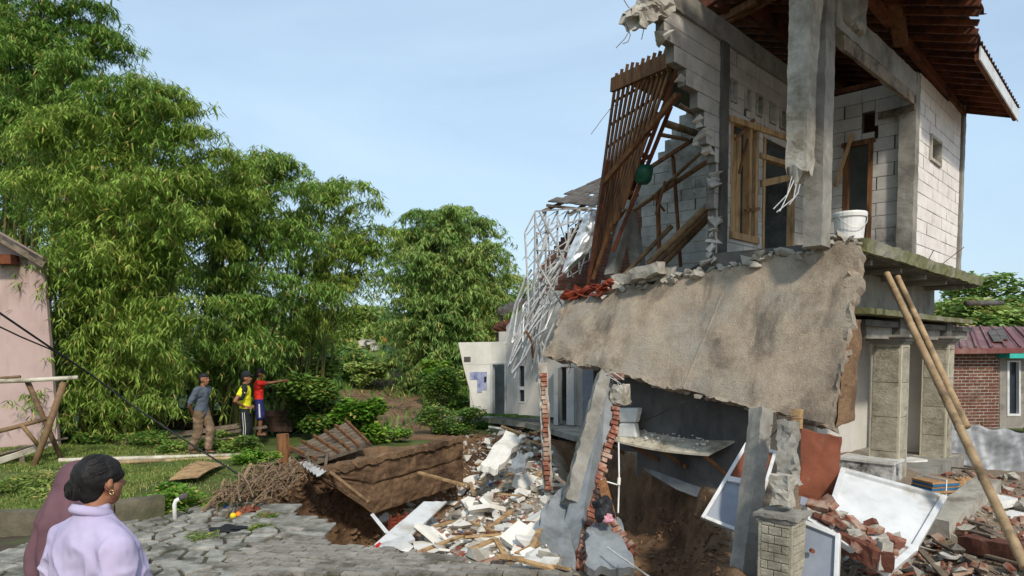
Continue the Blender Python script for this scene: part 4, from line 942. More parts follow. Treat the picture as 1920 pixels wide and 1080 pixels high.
# grey plastic sheet fence
TP = thing('tarp_fence', at(1850, 870, 14.5), 'wrinkled grey plastic sheet strung up as a fence', 'fence')
tq = [at(1772, 792, 15.7), at(1935, 812, 14.9), at(1935, 902, 14.7), at(1772, 866, 15.5)]
mb = MB(); mb.sheet(lambda s, t: tq[0].lerp(tq[1], s).lerp(tq[3].lerp(tq[2], s), t)+Vector((0,-1,0))*(.1*noise.noise(Vector((s*9, t*2, 0)))+.05*noise.noise(Vector((s*14+t*9, t*8, 3))))+Z*(.03*math.sin(s*20)*(1-t)), 60, 20, Vector((0,.01,0))); mb.build('sheet', 'tarp', TP, smooth=True)
for s in (.02, .5, .98):
    mb = MB(); p = tq[0].lerp(tq[1], s)+Vector((0,.16,0)); mb.tube([p+Z*.1, Vector((p.x, p.y, -.5))], .03, 8); mb.build('stake', 'bamboo_old', TP)
# ---- pink house on the left
PH = thing('pink_house', at(60, 850, 15.2), 'pink plastered house wall with a worn roof edge', 'house')
pk = at(92, 852, 15.0); pd = nrm(Vector((-1, -.1, 0))); pn = Vector((-.1, 1, 0))*-1; pn = nrm(Vector((pd.y, -pd.x, 0))); pn = pn if pn.y < 0 else -pn
def pw(px, py, k=0): return on_plane(px, py, pk+pn*k, pn)
pl = [pw(106,870), pw(74,482), pw(0,438), pw(-220,330), pw(-220,870)]
mb = MB(); mb.prism(pl, -pn*.25); mb.build('wall', 'plaster_pink', PH)
mb = MB(); mb.prism([pw(106,870,-.25), pw(78,482,-.25), pw(78,482,-.25)+Vector((-3.15,5,0)), pw(106,870,-.25)+Vector((-3.15,5,0))], Vector((-.2,-.1,0))); mb.build('side_wall', 'plaster_grey', PH)
mb = MB(); mb.rough((pw(72,520,.03)+pw(98,840,.03))/2+Vector((.0,0,0)), (nrm(pw(98,840)-pw(72,520)), pd, pn), (4.6, .3, .1), cell=.2, amp=.008); mb.build('pilaster', 'plaster_pink', PH)
e0, e1 = pw(82,486,.35), pw(-230,300,.35)
mb = MB(); mb.sheet(lambda s, t: e0.lerp(e1, s)+Vector((-3.2,5,-.1))*t+noise.noise_vector(Vector((s*14, t*9, 0)))*.02, 30, 6, Z*-.09); rf = mb.build('roof', 'tile_grey', PH)
mb = MB(); mb.beam(e0-Z*.12+pn*-.05, e1-Z*.12+pn*-.05, .1, .12); mb.build('barge_board', 'wood_grey', rf)
mb = MB(); mb.beam(pw(-10,487,.2), pw(28,487,.2), .3, .2); mb.build('rafter_end', 'wood_red', rf)
# bamboo rack beside it
RK = thing('bamboo_rack', at(80, 880, 13.0), 'crossed bamboo drying rack with a white top pole beside the pink wall', 'rack')
for a, b, w_, m_ in (((-60,717,12.6),(146,708,13.0),.045,'bamboo_white'),((52,716,12.9),(118,868,13.3),.05,'bamboo_old'),((120,716,13.0),(52,905,12.6),.06,'bamboo_old'),((-60,822,12.4),(92,784,12.9),.045,'bamboo_old'),((40,796,12.7),(74,838,12.9),.04,'bamboo_old'),((-60,712,12.9),(38,706,12.9),.03,'bamboo_old')):
    mb = MB(); mb.tube([at(*a), at(*a).lerp(at(*b), .5)+Vector((.01,0,-.01)), at(*b)], [w_, w_*.95, w_*.9], 9); mb.build('pole', m_, RK, smooth=True)
BN = thing('low_platform', at(30, 880, 13.1), 'low slatted platform with a pale front edge by the pink wall', 'platform')
mb = MB(); mb.beam(at(-60,884,12.2), at(88,834,13.4), .06, .1); mb.build('front_edge', 'bamboo_white', BN)
for k in range(6):
    mb = MB(); mb.beam(at(-60,872,12.35)+Vector((0,.14*k,.05)), at(82,832,13.5)+Vector((0,.14*k,.02)), .12, .02); mb.build('slat', 'wood_grey', BN)
for x, y, Y in ((-30,872,12.5),(40,850,13.0)):
    p = at(x, y, Y); mb = MB(); mb.beam(p, Vector((p.x, p.y, .1)), .08, .08); mb.build('leg', 'wood_grey', BN)
# ================================================================== VEGETATION
def fan_leaves(tw, g, per, llen, wid, down=.75):
    # tw: (n,3) twig points, each gets a drooping fan of leaves
    n = len(tw)*per; P = np.repeat(tw, per, 0)+g.normal(0, .035, (n, 3)); a = g.uniform(0, 2*PI, n); sp = g.uniform(.35, 1.1, n)
    D = np.stack([np.cos(a)*sp, np.sin(a)*sp, -g.uniform(.15, 1.0, n)*down-.1], 1)
    S = np.stack([-np.sin(a), np.cos(a), g.normal(0, .35, n)], 1)
    return P, D, S, g.uniform(.65, 1.15, n)*llen, g.uniform(.8, 1.2, n)*wid
def bez(a, b, c, t): return a*((1-t)**2)+b*(2*t*(1-t))+c*(t*t)
def bamboo(base, tips, label, m, seed, per=9, llen=.3, wid=.042, fans=150, rad=.8, s0=.25, group='bamboo clumps beyond the lawn', culm_r=.045, extra=2, bspread=.8, name='bamboo_clump', nfan=7):
    g = np.random.default_rng(seed); r = random.Random(seed); base = Vector(base)
    t = thing(name, base, label, 'bamboo', group); tw = []
    for (px, py, Y) in tips:
        for e in range(extra):
            T = at(px+r.uniform(-26,26)*(e > 0), py+r.uniform(-4,70)*(e > 0), Y+r.uniform(-.8,.8))
            b = base+Vector((r.uniform(-1,1)*bspread, r.uniform(-1,1)*bspread*.7, 0)); b.z = h(b.x, b.y)-.05
            c = Vector((b.x+(T.x-b.x)*.25, b.y+(T.y-b.y)*.25, b.z+(T.z-b.z)*1.15))
            pts = [bez(b, c, T, k/12) for k in range(13)]
            mb = MB(); mb.tube(pts, [culm_r*(1-.85*k/12) for k in range(13)], 7); mb.build('culm', 'culm', t, smooth=True)
            ln = (T-b).length; nb = int(fans*ln/9*.3)
            for k in range(nb):
                s = s0+(1-s0)*(r.random()**.75); p = bez(b, c, T, s); rr = rad*(1.35-.85*s)*r.uniform(.35,1.25); a = r.uniform(0, 6.283)
                dv = Vector((math.cos(a), math.sin(a), 0))
                for j in range(nfan):
                    q = (j+r.random())/nfan; tw.append(p+dv*rr*q*1.15+Z*(rr*(.35*q-.95*q*q))+Vector((r.gauss(0,.07), r.gauss(0,.07), r.gauss(0,.05))))
    P, D, S, LL, WW = fan_leaves(np.array([tuple(p-base) for p in tw]), g, per, llen, wid)
    me = leaf_mesh('foliage', P, D, S, LL, WW, m)
    o = link(bpy.data.objects.new('foliage', me)); o.parent = t; o['kind'] = 'stuff'; return t
def gp(px, Y, z=None):
    p = at(px, 800, Y); p.z = h(p.x, p.y); return p
bamboo(gp(20, 20), [(-60,-260,20),(10,-330,20.5),(70,-260,20),(130,-200,20),(175,-90,20),(205,20,20),(225,70,20.4),(-20,-60,19.6),(50,60,19.5),(110,20,19.5),(250,90,21),(150,110,20),(-60,180,19.5),(10,200,19)], 'tallest dark green bamboo clump rising behind the pink house', 'leaf_bamboo_deep', 1, fans=125, per=6, llen=.27, wid=.036, rad=1.3)
bamboo(gp(210, 16.6), [(60,240,16),(120,210,16),(190,165,16),(250,150,16.2),(300,165,16.4),(340,175,16.6),(370,200,16.8),(410,255,17),(440,290,17.2),(465,330,17.4),(440,360,17.2),(478,400,17.4),(80,330,15.4),(170,330,15.2),(260,320,15.2),(350,330,15.6),(20,330,15.6),(120,440,15),(220,450,14.9),(320,440,15.2),(400,420,15.8),(40,480,15),(150,560,15),(250,580,15),(340,560,15.4),(110,640,15.6),(200,650,15.6),(300,660,15.8),(400,560,16),(60,600,16),(90,690,16.2),(150,700,16.2),(230,700,16.4),(290,715,16.6),(350,700,16.8),(80,735,15.4),(130,745,15.4),(180,740,15.5),(240,748,15.6),(300,745,15.8)], 'broad bright green bamboo clump arching over the lawn', 'leaf_bamboo', 2, fans=125, per=6, llen=.24, wid=.031, rad=1.15)
bamboo(gp(420, 19), [(455,330,18.6),(480,312,19),(520,298,19),(555,312,19.2),(590,352,19.4),(500,380,18.6),(440,400,18.4),(560,420,18.8),(610,440,19.2),(470,500,18),(540,520,18.2),(400,520,17.6),(610,540,19),(350,640,17.2),(420,640,17.4),(480,620,17.6),(540,640,18),(450,560,17.6)], 'bamboo clump with feathery tips behind the three men', 'leaf_bamboo_deep', 3, fans=135, per=6, llen=.25, wid=.034, rad=1.2)
bamboo(gp(560, 21), [(620,352,21),(650,345,21),(690,352,21.2),(722,385,21.4),(735,430,21.6),(728,480,21.6),(640,430,20.6),(690,450,21),(700,520,21.4),(620,520,20.6),(660,540,21),(590,590,20.4)], 'loose airy bamboo clump bending towards the gap in the trees', 'leaf_bamboo', 4, fans=95, per=6, llen=.26, wid=.036, rad=1.2)
bamboo(gp(850, 34), [(762,400,33),(790,432,33),(822,402,33),(850,392,33),(878,396,33.4),(900,415,33.6),(742,455,32.6),(735,520,32),(915,462,33.6),(945,488,34),(972,520,34),(860,470,32.5),(820,500,32),(900,540,33),(750,600,31.5),(840,590,31.5),(930,600,33),(800,640,31),(860,650,31.2),(740,560,32),(955,560,33.6),(780,480,31.6),(880,510,31.8),(830,440,32.2)], 'rounded bamboo grove standing between the slope and the white house', 'leaf_far', 5, fans=190, per=7, llen=.36, wid=.055, rad=2.0, s0=.08, culm_r=.06, bspread=2.2)
bamboo(gp(170, 23.5), [(40,150,23),(110,190,23),(180,210,23),(250,230,23),(320,250,23.2),(390,320,23.4),(90,300,22.6),(200,330,22.6),(300,360,22.8),(380,430,23),(440,380,23.4),(130,430,22.4),(250,470,22.4),(350,520,22.6),(40,450,22.4),(450,500,23)], 'shaded bamboo clump hidden behind the broad bright one', 'leaf_bamboo_deep', 6, fans=110, per=6, llen=.34, wid=.05, rad=1.5)
# ---- generic leafy shrubs
def shrub(name, label, cx, r3, n, m, seed, llen=.12, wid=.08, group=None, cat='shrub', lobes=9, stems=5):
    g = np.random.default_rng(seed); r = random.Random(seed); c = Vector(cx); base = Vector((c.x, c.y, h(c.x, c.y)-.03))
    t = thing(name, base, label, cat, group); L_ = []
    for k in range(lobes):
        L_.append((c+Vector((r.uniform(-.75,.75)*r3[0], r.uniform(-.75,.75)*r3[1], r.uniform(-.7,.75)*r3[2])), r.uniform(.28,.55)))
    P = []
    for k in range(n):
        q, s = L_[r.randrange(lobes)]; v = nrm((r.gauss(0,1), r.gauss(0,1), r.gauss(.25,1)))*(s*(.55+.5*r.random())); p = q+Vector((v.x*r3[0], v.y*r3[1], v.z*r3[2]))
        if p.z > h(p.x, p.y)-.02: P.append(tuple(p-base))
    n = len(P); P = np.array(P); a = g.uniform(0, 2*PI, n); D = np.stack([np.cos(a), np.sin(a), g.uniform(-.5, .6, n)], 1); S = np.stack([-np.sin(a), np.cos(a), g.normal(0, .4, n)], 1)
    o = link(bpy.data.objects.new('foliage', leaf_mesh('foliage', P, D, S, g.uniform(.7, 1.3, n)*llen, g.uniform(.8, 1.2, n)*wid, m))); o.parent = t; o['kind'] = 'stuff'
    for k in range(stems):
        q = L_[k % lobes][0]; b = base+Vector((r.uniform(-.15,.15)*r3[0], r.uniform(-.15,.15)*r3[1], 0)); mb = MB()
        mb.tube([b, b.lerp(q, .5)+Vector((0,0,.1*r3[2])), q], [.03*r3[2]+.008, .02*r3[2]+.006, .008], 6); mb.build('stem', 'wood_grey', t)
    return t
def sh(px, py, Y, rx, rz, n, m, seed, name, label, **k):
    p = at(px, py, Y); p.z = max(p.z, h(p.x, p.y)+.25*rz); return shrub(name, label, p, (rx, rx*.8, rz), n, m, seed, **k)
sh(605,758,19.5,1.25,.75,10000,'leaf_bush',21,'leafy_bush','large leafy green bush growing down to the collapsed thatch panel',llen=.15,wid=.1)
sh(668,788,18.4,.7,.5,5200,'leaf_bright',22,'leafy_bush','bright big-leaved bush at the head of the pit',llen=.15,wid=.11)
sh(560,715,21.5,1.2,.9,4500,'leaf_bush',23,'leafy_bush','dark bush in the shade behind the man in red',llen=.18,wid=.12)
sh(838,745,23.5,.95,.95,9000,'leaf_bush',24,'leafy_bush','tall bush against the left wall of the white house',llen=.13,wid=.08)
sh(822,700,28,.75,.6,3500,'leaf_bright',25,'leafy_bush','pale broad-leaved bush at the foot of the bamboo grove',llen=.15,wid=.1)
sh(845,790,20.5,.9,.45,4200,'leaf_bush',26,'leafy_bush','low bush at the pit edge beside the white house',llen=.1,wid=.07)
sh(735,825,18.6,.5,.28,1000,'leaf_bright',27,'leafy_bush','small bright bush on the lip of the earth wall',llen=.13,wid=.08)
sh(605,640,38,2.6,1.8,5000,'leaf_far',28,'slope_tree','rounded dark tree beside the bare patch on the slope',cat='tree',llen=.3,wid=.2)
sh(690,615,66,5,2.2,6000,'leaf_far',29,'hedge_tree','low spreading tree on the hilltop in the gap',cat='tree',llen=.5,wid=.3)
sh(640,612,70,5,1.6,5000,'leaf_bright',30,'hedge_tree','yellow-green hedge running along the hilltop',cat='tree',llen=.5,wid=.3,lobes=14)
sh(740,618,62,4,2.0,5000,'leaf_far',31,'hedge_tree','hilltop tree partly behind the bamboo grove',cat='tree',llen=.5,wid=.3)
for k, (px, Y, rx) in enumerate(((560,78,8),(720,80,9),(880,80,8),(980,75,7))):
    sh(px,612,Y,rx,1.7,5000,'leaf_far',40+k,'far_crops',('distant crop rows left of the hilltop hedge','distant crop rows behind the hilltop trees','distant crop rows behind the bamboo grove','distant crop rows behind the steel trusses')[k],cat='crops',llen=.6,wid=.35,lobes=18)
for k, (px, py, Y, rx, rz) in enumerate(((1800,600,44,3.4,2.0),(1850,592,48,3.4,2.6),(1900,590,46,3.2,2.4),(1945,590,44,3.4,2.4),(1830,612,40,2.6,1.6),(1885,615,40,2.8,1.6))):
    sh(px,py,Y,rx,rz,4200,'leaf_far',50+k,'garden_tree',('leafy tree rising just beside the corner of the collapsed house','tallest leafy tree behind the red metal roof','leafy tree above the teal fascia','leafy tree beyond the far end of the brick house','low tree right against the end of the red roof','low tree between the red roof and the taller trees')[k],cat='tree',group='trees behind the brick house',llen=.42,wid=.26)
sh(945,590,48,2.6,2.0,2500,'leaf_far',57,'garden_tree','pale tree seen between the bamboo grove and the dark shed roofs',cat='tree',llen=.4,wid=.25)
sh(345,940,9.9,.62,.22,2600,'leaf_bright',60,'ground_plant','bright green creeping plant round the white pipe',cat='plant',llen=.07,wid=.05,stems=3)
sh(470,868,13.0,.55,.22,1800,'leaf_bright',61,'ground_plant','bright creeping plant over the heap of sticks',cat='plant',llen=.08,wid=.06,stems=3)
sh(430,832,14.6,.7,.2,1800,'leaf_bush',62,'ground_plant','low weeds at the feet of the man in the yellow shirt',cat='plant',llen=.09,wid=.06,stems=3)
sh(300,845,15.0,1.0,.2,2200,'leaf_bush',63,'ground_plant','low weeds in front of the stacked planks',cat='plant',llen=.09,wid=.06,stems=3)
sh(150,838,15.8,.8,.35,1800,'leaf_bush',64,'ground_plant','dark weeds in the corner by the pink house',cat='plant',llen=.12,wid=.08,stems=3)
sh(60,925,10.6,1.0,.16,3000,'grass',65,'ground_plant','taller tufted weeds on the lawn below the rack',cat='plant',llen=.12,wid=.03,stems=2)
sh(690,695,33,1.1,.6,4200,'leaf_far',90,'slope_bush','low round bush halfway up the bare earth bank',llen=.2,wid=.13)
sh(800,665,38,1.5,.8,4200,'leaf_far',91,'slope_bush','low bush where the earth bank meets the bamboo grove',llen=.22,wid=.14)
sh(655,690,34,1.4,.8,4200,'leaf_bush',92,'slope_bush','dark low bush on the slope left of the bare earth bank',llen=.2,wid=.13)
for px, py, Y, rx, sd_ in ((500,985,9.4,.13,70),(490,1012,8.8,.12,71),(385,1035,8.35,.22,72)):
    sh(px,py,Y,rx,.07,420,'grass',sd_,'grass_tuft',{70:'grass tuft at the torn street edge',71:'smaller grass tuft among the grey pavers',72:'flat grass patch growing between the limestone slabs'}[sd_],cat='grass',llen=.09,wid=.015,stems=1)
for k, (px, py, Y, rx, rz) in enumerate(((60,660,23,2.6,2.0),(190,670,24,2.6,1.8),(320,680,24,2.4,1.7),(450,690,24.5,2.2,1.6))):
    sh(px,py,Y,rx,rz,5000,'leaf_bush',80+k,'thicket_shrub',('shaded thicket directly behind the pink house','shaded thicket under the broad bamboo clump','shaded thicket behind the plank stack','shaded thicket behind the man in yellow')[k],llen=.24,wid=.12)
# ---- low dark brick wall behind the planks
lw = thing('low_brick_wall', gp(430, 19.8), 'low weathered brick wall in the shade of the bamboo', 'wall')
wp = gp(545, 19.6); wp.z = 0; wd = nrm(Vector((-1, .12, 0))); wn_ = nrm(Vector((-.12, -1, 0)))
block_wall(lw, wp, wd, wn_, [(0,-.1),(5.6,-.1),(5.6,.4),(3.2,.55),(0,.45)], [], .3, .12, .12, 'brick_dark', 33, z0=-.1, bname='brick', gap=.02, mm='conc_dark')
# ================================================================== DEBRIS AND LOOSE THINGS
# ---- exposed foundation wall on the far side of the pit
FWt = thing('foundation_wall', Vector((-2.4, 15.2, -1.2)), 'exposed brown foundation wall bridging the far side of the pit', 'wall')
f0, f1 = on_z(604, 884, .0), on_z(868, 822, .0)
def fw(s, t):
    p = f0.lerp(f1, s); zb = -.98-.12*math.sin(s*3)+.25*sstep(.25, 0, s)*-1
    dep = t*(1.0+.0*s)
    if s < .3: dep = t*interp(s, [(0,.12),(.3,1)])
    z = -dep*1.15+.04*noise.noise(Vector((s*9, 0, 2)))
    q = Vector((p.x, p.y, z)); gr = -.05*math.exp(-((t-.47)/.03)**2)
    return q+Vector((.62,-.78,0))*(gr+.05*noise.noise(Vector((s*5, t*3, 0)))+.03*noise.noise(Vector((s*22, t*10, 4))))
mb = MB(); mb.sheet(fw, 90, 36, Vector((-.14,.18,0))); mb.build('footing', 'soil', FWt)
mb = MB(); mb.sheet(lambda s, t: fw(.02+s*.96, 0)+Vector((-.14,.18,0))*(t*1.6-.25)+Z*(.04+.06*noise.noise(Vector((s*14, t*3, 0)))+.03*noise.noise(Vector((s*45, t*6, 0)))), 90, 4, Z*-.12); mb.build('coping', 'soil', FWt)
r_ = random.Random(31)
for k in range(40):
    s_ = r_.random(); mb = MB(); chunk(mb, fw(s_, r_.random()*.04)+Vector((r_.uniform(-.1,.05), r_.uniform(-.05,.1), r_.uniform(-.02,.06))), r_.uniform(.04,.11), 900+k); mb.build('earth_lump', 'soil', FWt)
# ---- collapsed woven panel and its poles
CP = thing('thatch_panel', on_z(600, 862, 0), 'collapsed grey bamboo roof panel with five battens lying over the pit edge', 'panel')
c4 = [at(541,846,14.2), at(652,792,16.2), at(692,832,14.9), at(588,866,13.4)]
def cp(s, t): return c4[0].lerp(c4[1], s).lerp(c4[3].lerp(c4[2], s), t)
nslat = 22
for k in range(nslat):
    mb = MB(); s0_, s1_ = k/nslat, (k+.9)/nslat
    mb.add([cp(0, s0_), cp(1, s0_), cp(1, s1_), cp(0, s1_)], [(0,1,2,3)]); mb.prism([cp(0, s0_)+Z*.004, cp(1, s0_)+Z*.004, cp(1, s1_)+Z*.004, cp(0, s1_)+Z*.004], Z*(.016+.006*(k % 3))); mb.build('slat', 'wood_grey', CP)
for k in range(6):
    s = .03+k*.188; mb = MB(); mb.beam(cp(s, -.03)+Z*.06, cp(s, 1.04)+Z*.06, .05, .05); mb.build('batten', 'wood', CP)
for t in (.0, 1.0):
    mb = MB(); mb.beam(cp(-.04, t)+Z*-.03, cp(1.04, t)+Z*-.03, .06, .07); mb.build('edge_pole', 'wood_grey', CP)
for a, b in (((574,868,13.3),(608,880,13.1)),((576,856,13.4),(588,892,13.0)),((614,850,13.6),(608,892,13.0)),((540,835,13.9),(545,880,13.4)),((572,852,13.5),(614,850,13.6))):
    mb = MB(); mb.beam(at(*a), at(*b), .05, .06); mb.build('strut', 'wood_grey', CP)
def bpole(a, b, r, label, group=None, m='bamboo_dry', cat='bamboo pole', name='bamboo_pole', bend=.0):
    a, b = Vector(a), Vector(b); n = max(3, int((b-a).length/.35)); pts = []; rs = []
    for k in range(n+1):
        t = k/n; p = a.lerp(b, t)+Z*bend*math.sin(t*PI)
        for e, f in ((-.012, 1.0), (0, 1.14), (.012, 1.0)):
            pts.append(p+nrm(b-a)*e); rs.append(r*f*(1-.15*t))
    mb = MB(); mb.tube(pts, rs, 9); return mb.build(name, m, None, smooth=True, label=label, cat=cat, group=group)
bpole(at(612,880,13.2), at(690,941,12.2), .04, 'pale pole sliding from the collapsed panel into the pit', m='bamboo_old')
mb = MB(); k4 = [at(560,868,13.1), at(574,865,13.3), at(612,884,12.9), at(598,894,12.7)]
mb.sheet(lambda s, t: k4[0].lerp(k4[3], s).lerp(k4[1].lerp(k4[2], s), t)+Z*.02*math.sin(s*40), 48, 3, Z*-.012); mb.build('corrugated_sheet', 'metal', None, label='small pale corrugated sheet sticking out over the pit', cat='sheet')
mb = MB(); a_ = on_z(531, 872, 0); mb.tube([a_-Z*.2, a_+Z*.25+Vector((.02,0,0)), a_+Z*.62], [.16,.13,.12], 9); mb.build('stump', 'wood', None, label='rough brown post standing at the pit edge by the collapsed panel', cat='post')
# ---- lawn side
bpole(on_z(112,864,.2), on_z(505,852,.18), .05, 'long pale bamboo pole on the lawn, lying at the feet of the man in grey', m='bamboo_white')
bpole(on_z(200,868,.2), on_z(520,856,.16), .04, 'thinner bamboo pole on the lawn alongside the long pale one', m='bamboo_dry')
PS = [((180,838,16.0),(450,800,16.6)),((190,842,15.8),(440,812,16.4)),((200,832,16.2),(446,796,16.8)),((170,846,15.7),(360,826,16.0)),((230,838,15.6),(452,818,16.2)),((420,812,16),(500,800,16.4))]
for k, (a, b) in enumerate(PS):
    mb = MB(); mb.beam(at(*a), at(*b), .26, .04); mb.build('plank', 'wood_grey', None, bevel=.004, label='long weathered plank in the stack before the low brick wall', cat='plank', group='planks stacked by the low wall')
for k, x in enumerate((250, 400)):
    p = gp(x, 16.1); mb = MB(); mb.box(p+Z*.12, (Vector((0,1,0)), Vector((1,0,0)), Z), (.9,.12,.3)); mb.build('bearer', 'wood_grey', None, label=('timber bearer under the broad end of the plank stack','timber bearer under the stack near the man in grey')[k], cat='beam')
py4 = [on_z(316,902,.18), on_z(372,872,.22), on_z(424,872,.2), on_z(372,905,.2)]
mb = MB(); mb.sheet(lambda s, t: py4[0].lerp(py4[3], s).lerp(py4[1].lerp(py4[2], s), t)+Z*(.08*math.sin(t*2.2+s)+.02), 12, 10, Z*-.012); mb.build('plywood_sheet', 'wood_pale', None, label='curled pale plywood sheet lying on the lawn', cat='plywood')
r_ = random.Random(77); mb = MB()
for k in range(330):
    x = r_.uniform(-4.55,-3.55); y = r_.uniform(9.6,12.6); 
    if not (abs(x+4.05-(y-11)*-.22) < .55): continue
    z = .05+.32*max(0, 1-((x+4.05+(y-11)*.2)/.6)**2)*r_.random(); p = Vector((x, y, z)); a = r_.uniform(.6, 2.0) if r_.random() < .7 else r_.uniform(0, PI); l = r_.uniform(.25,1.1)
    d = Vector((math.cos(a)*-.55, math.sin(a)*.7, r_.uniform(-.25,.35)))*l; mb.tube([p-d*.5, p+Vector((r_.uniform(-.03,.03), 0, .03)), p+d*.5], r_.uniform(.004,.014), 5)
mb.build('brush_heap', 'stick', None, label='heap of dry sticks and twigs at the edge of the pit', cat='brush', kind='stuff')
for a, b, rr in (((435,940,10.2),(470,872,11.6),.04),((392,975,9.6),(420,900,11.0),.02),((455,930,10.4),(505,905,11),.03)):
    bpole(at(*a), at(*b), rr, {.04:'thick pale bamboo stub leaning on the stick heap',.02:'thin bare branch leaning across the stick heap',.03:'short brown branch at the pit end of the stick heap'}[rr], m='bamboo_dry' if rr != .03 else 'wood')
pp_ = ground_at(328, 980); PV = thing('pvc_pipe', pp_, 'bent white plastic pipe standing in the creeping plant', 'pipe')
mb = MB(); mb.tube([pp_-Z*.05, pp_+Z*.24, pp_+Z*.29+Vector((.02,0,0)), pp_+Z*.32+Vector((.07,.02,0))], .028, 10); mb.build('pipe', 'white_plastic', PV, smooth=True)
mb = MB(); mb.tube([pp_+Z*.32+Vector((.06,.02,0)), pp_+Z*.36+Vector((.16,.05,0))], .04, 10); mb.build('socket', 'tile_grey', PV, smooth=True)
def blob(c, rad, seed, amp=.25, sub=2, sc=(1,1,1), fr=1.5):
    bm = bmesh.new(); bmesh.ops.create_icosphere(bm, subdivisions=sub, radius=1)
    mb = MB()
    for v in bm.verts:
        k = 1+amp*noise.noise(v.co*fr+Vector((seed, 0, 0))); mb.v.append(Vector(c)+Vector((v.co.x*sc[0], v.co.y*sc[1], v.co.z*sc[2]))*rad*k)
    bm.verts.index_update(); mb.f = [tuple(v.index for v in f.verts) for f in bm.faces]; bm.free(); return mb
for px, py, m_, rad, lb, ct in ((437,968,'yellow',.045,'small yellow ball on the litter beside the stick heap','ball'),(447,967,'orange',.045,'small orange ball touching the yellow one','ball')):
    g = ground_at(px, py+6); blob(g+Z*rad, rad, 1, .03).build('ball', m_, None, label=lb, cat=ct, smooth=True)
for px, py, m_, rad, lb in ((420,955,'blue_plastic',.07,'crumpled blue plastic wrapper in the litter'),(405,950,'white_plastic',.08,'crumpled white plastic bag in the litter'),(465,962,'plaster_rust',.12,'rust-brown rag in the litter by the balls'),(428,1000,'black',.16,'flat dark cloth on the limestone slabs')):
    g = ground_at(px, py); blob(g+Z*rad*.3, rad, px, .6, 3, (1.2,1,.4 if rad < .15 else .18)).build('litter', m_, None, label=lb, cat='litter')
# cable from the left, sagging to the pit
def cable(pts, r, label):
    P = [at(*p) for p in pts]; mb = MB(); mb.tube(P, r, 6); return mb.build('cable', 'black', None, label=label, cat='cable', smooth=True)
cable([(-40,560,8.5),(95,652,10.2),(170,702,11),(240,755,11.4),(330,815,11.6),(420,872,11.6),(470,905,11.4),(500,925,11)], .016, 'thick black cable sagging past the men down to the stick heap')
cable([(-40,594,8.6),(40,632,9.4),(95,655,10.1),(130,676,10.5)], .012, 'thin black cable joining the thick one at the pink house')
cable([(280,1000,8.72),(330,1004,8.62),(380,1012,8.5),(430,1015,8.42),(500,1012,8.46)], .01, 'thin dark hose lying across the limestone slabs')
# ---- rubble heap in the pit
CH = {}
def chunk_meshes(m):
    if m not in CH:
        CH[m] = []
        for k in range(6):
            mb = MB(); chunk(mb, (0,0,0), .5, 100+k); CH[m].append(shared('chunk', mb, m))
    return CH[m]
def flat_meshes(m):
    if m+'_f' not in CH:
        CH[m+'_f'] = []
        for k in range(5):
            rr = random.Random(k); n = rr.choice((4,5,5,6)); pl = [Vector((math.cos(j*2*PI/n+rr.uniform(-.3,.3))*rr.uniform(.3,.5), math.sin(j*2*PI/n+rr.uniform(-.3,.3))*rr.uniform(.25,.5), 0)) for j in range(n)]
            mb = MB(); mb.prism(pl, Z*.16); CH[m+'_f'].append(shared('shard', mb, m))
    return CH[m+'_f']
HEAP = [(690,1030),(715,995),(780,935),(840,890),(890,840),(940,802),(990,796),(1022,830),(1050,900),(1040,960),(1020,1050),(1056,1080),(900,1068),(780,1046)]
RRR = [(1530,960),(1620,1000),(1690,1050),(1740,1030),(1770,985),(1800,940),(1760,900),(1790,878),(1930,905),(1930,1090),(1520,1090)]
def pick_px(r, P):
    x0, x1 = min(p[0] for p in P), max(p[0] for p in P); y0, y1 = min(p[1] for p in P), max(p[1] for p in P)
    while True:
        x, y = r.uniform(x0, x1), r.uniform(y0, y1)
        if poly_in(x, y, P): return x, y
def rrot(r, flat=.5): return Matrix.Rotation(r.uniform(0, 6.28), 3, 'Z') @ Matrix.Rotation(r.uniform(-flat, flat), 3, 'X') @ Matrix.Rotation(r.uniform(-flat, flat), 3, 'Y')
def scatter(P, n, kinds, seed, grp, lift=.5):
    r = random.Random(seed); tot = sum(k[0] for k in kinds)
    for i in range(n):
        x, y = pick_px(r, P); g = ground_at(x, y); w = r.uniform(0, tot); j = 0
        while w > kinds[j][0]: w -= kinds[j][0]; j += 1
        _, nm, m, typ, s0, s1, lb, ct = kinds[j]; s = r.uniform(s0, s1)
        if typ == 'chunk': o = inst(r.choice(chunk_meshes(m)), nm, None, g+Z*s*.22*lift*2, rrot(r), (s, s, s*.8))
        elif typ == 'flat': o = inst(r.choice(flat_meshes(m)), nm, None, g+Z*.06*r.random(), rrot(r, .6), (s, s, s*.55+.02))
        elif typ == 'brick': o = inst(r.choice(block_meshes(m)), nm, None, g+Z*.05, rrot(r, .6), (s, .11, .06))
        else: o = inst(r.choice(block_meshes(m)), nm, None, g+Z*.1*r.random()+Z*.04, rrot(r, .35), (s, r.uniform(.05,.09), .03))
        tag(o, lb, ct, grp+': '+ct)
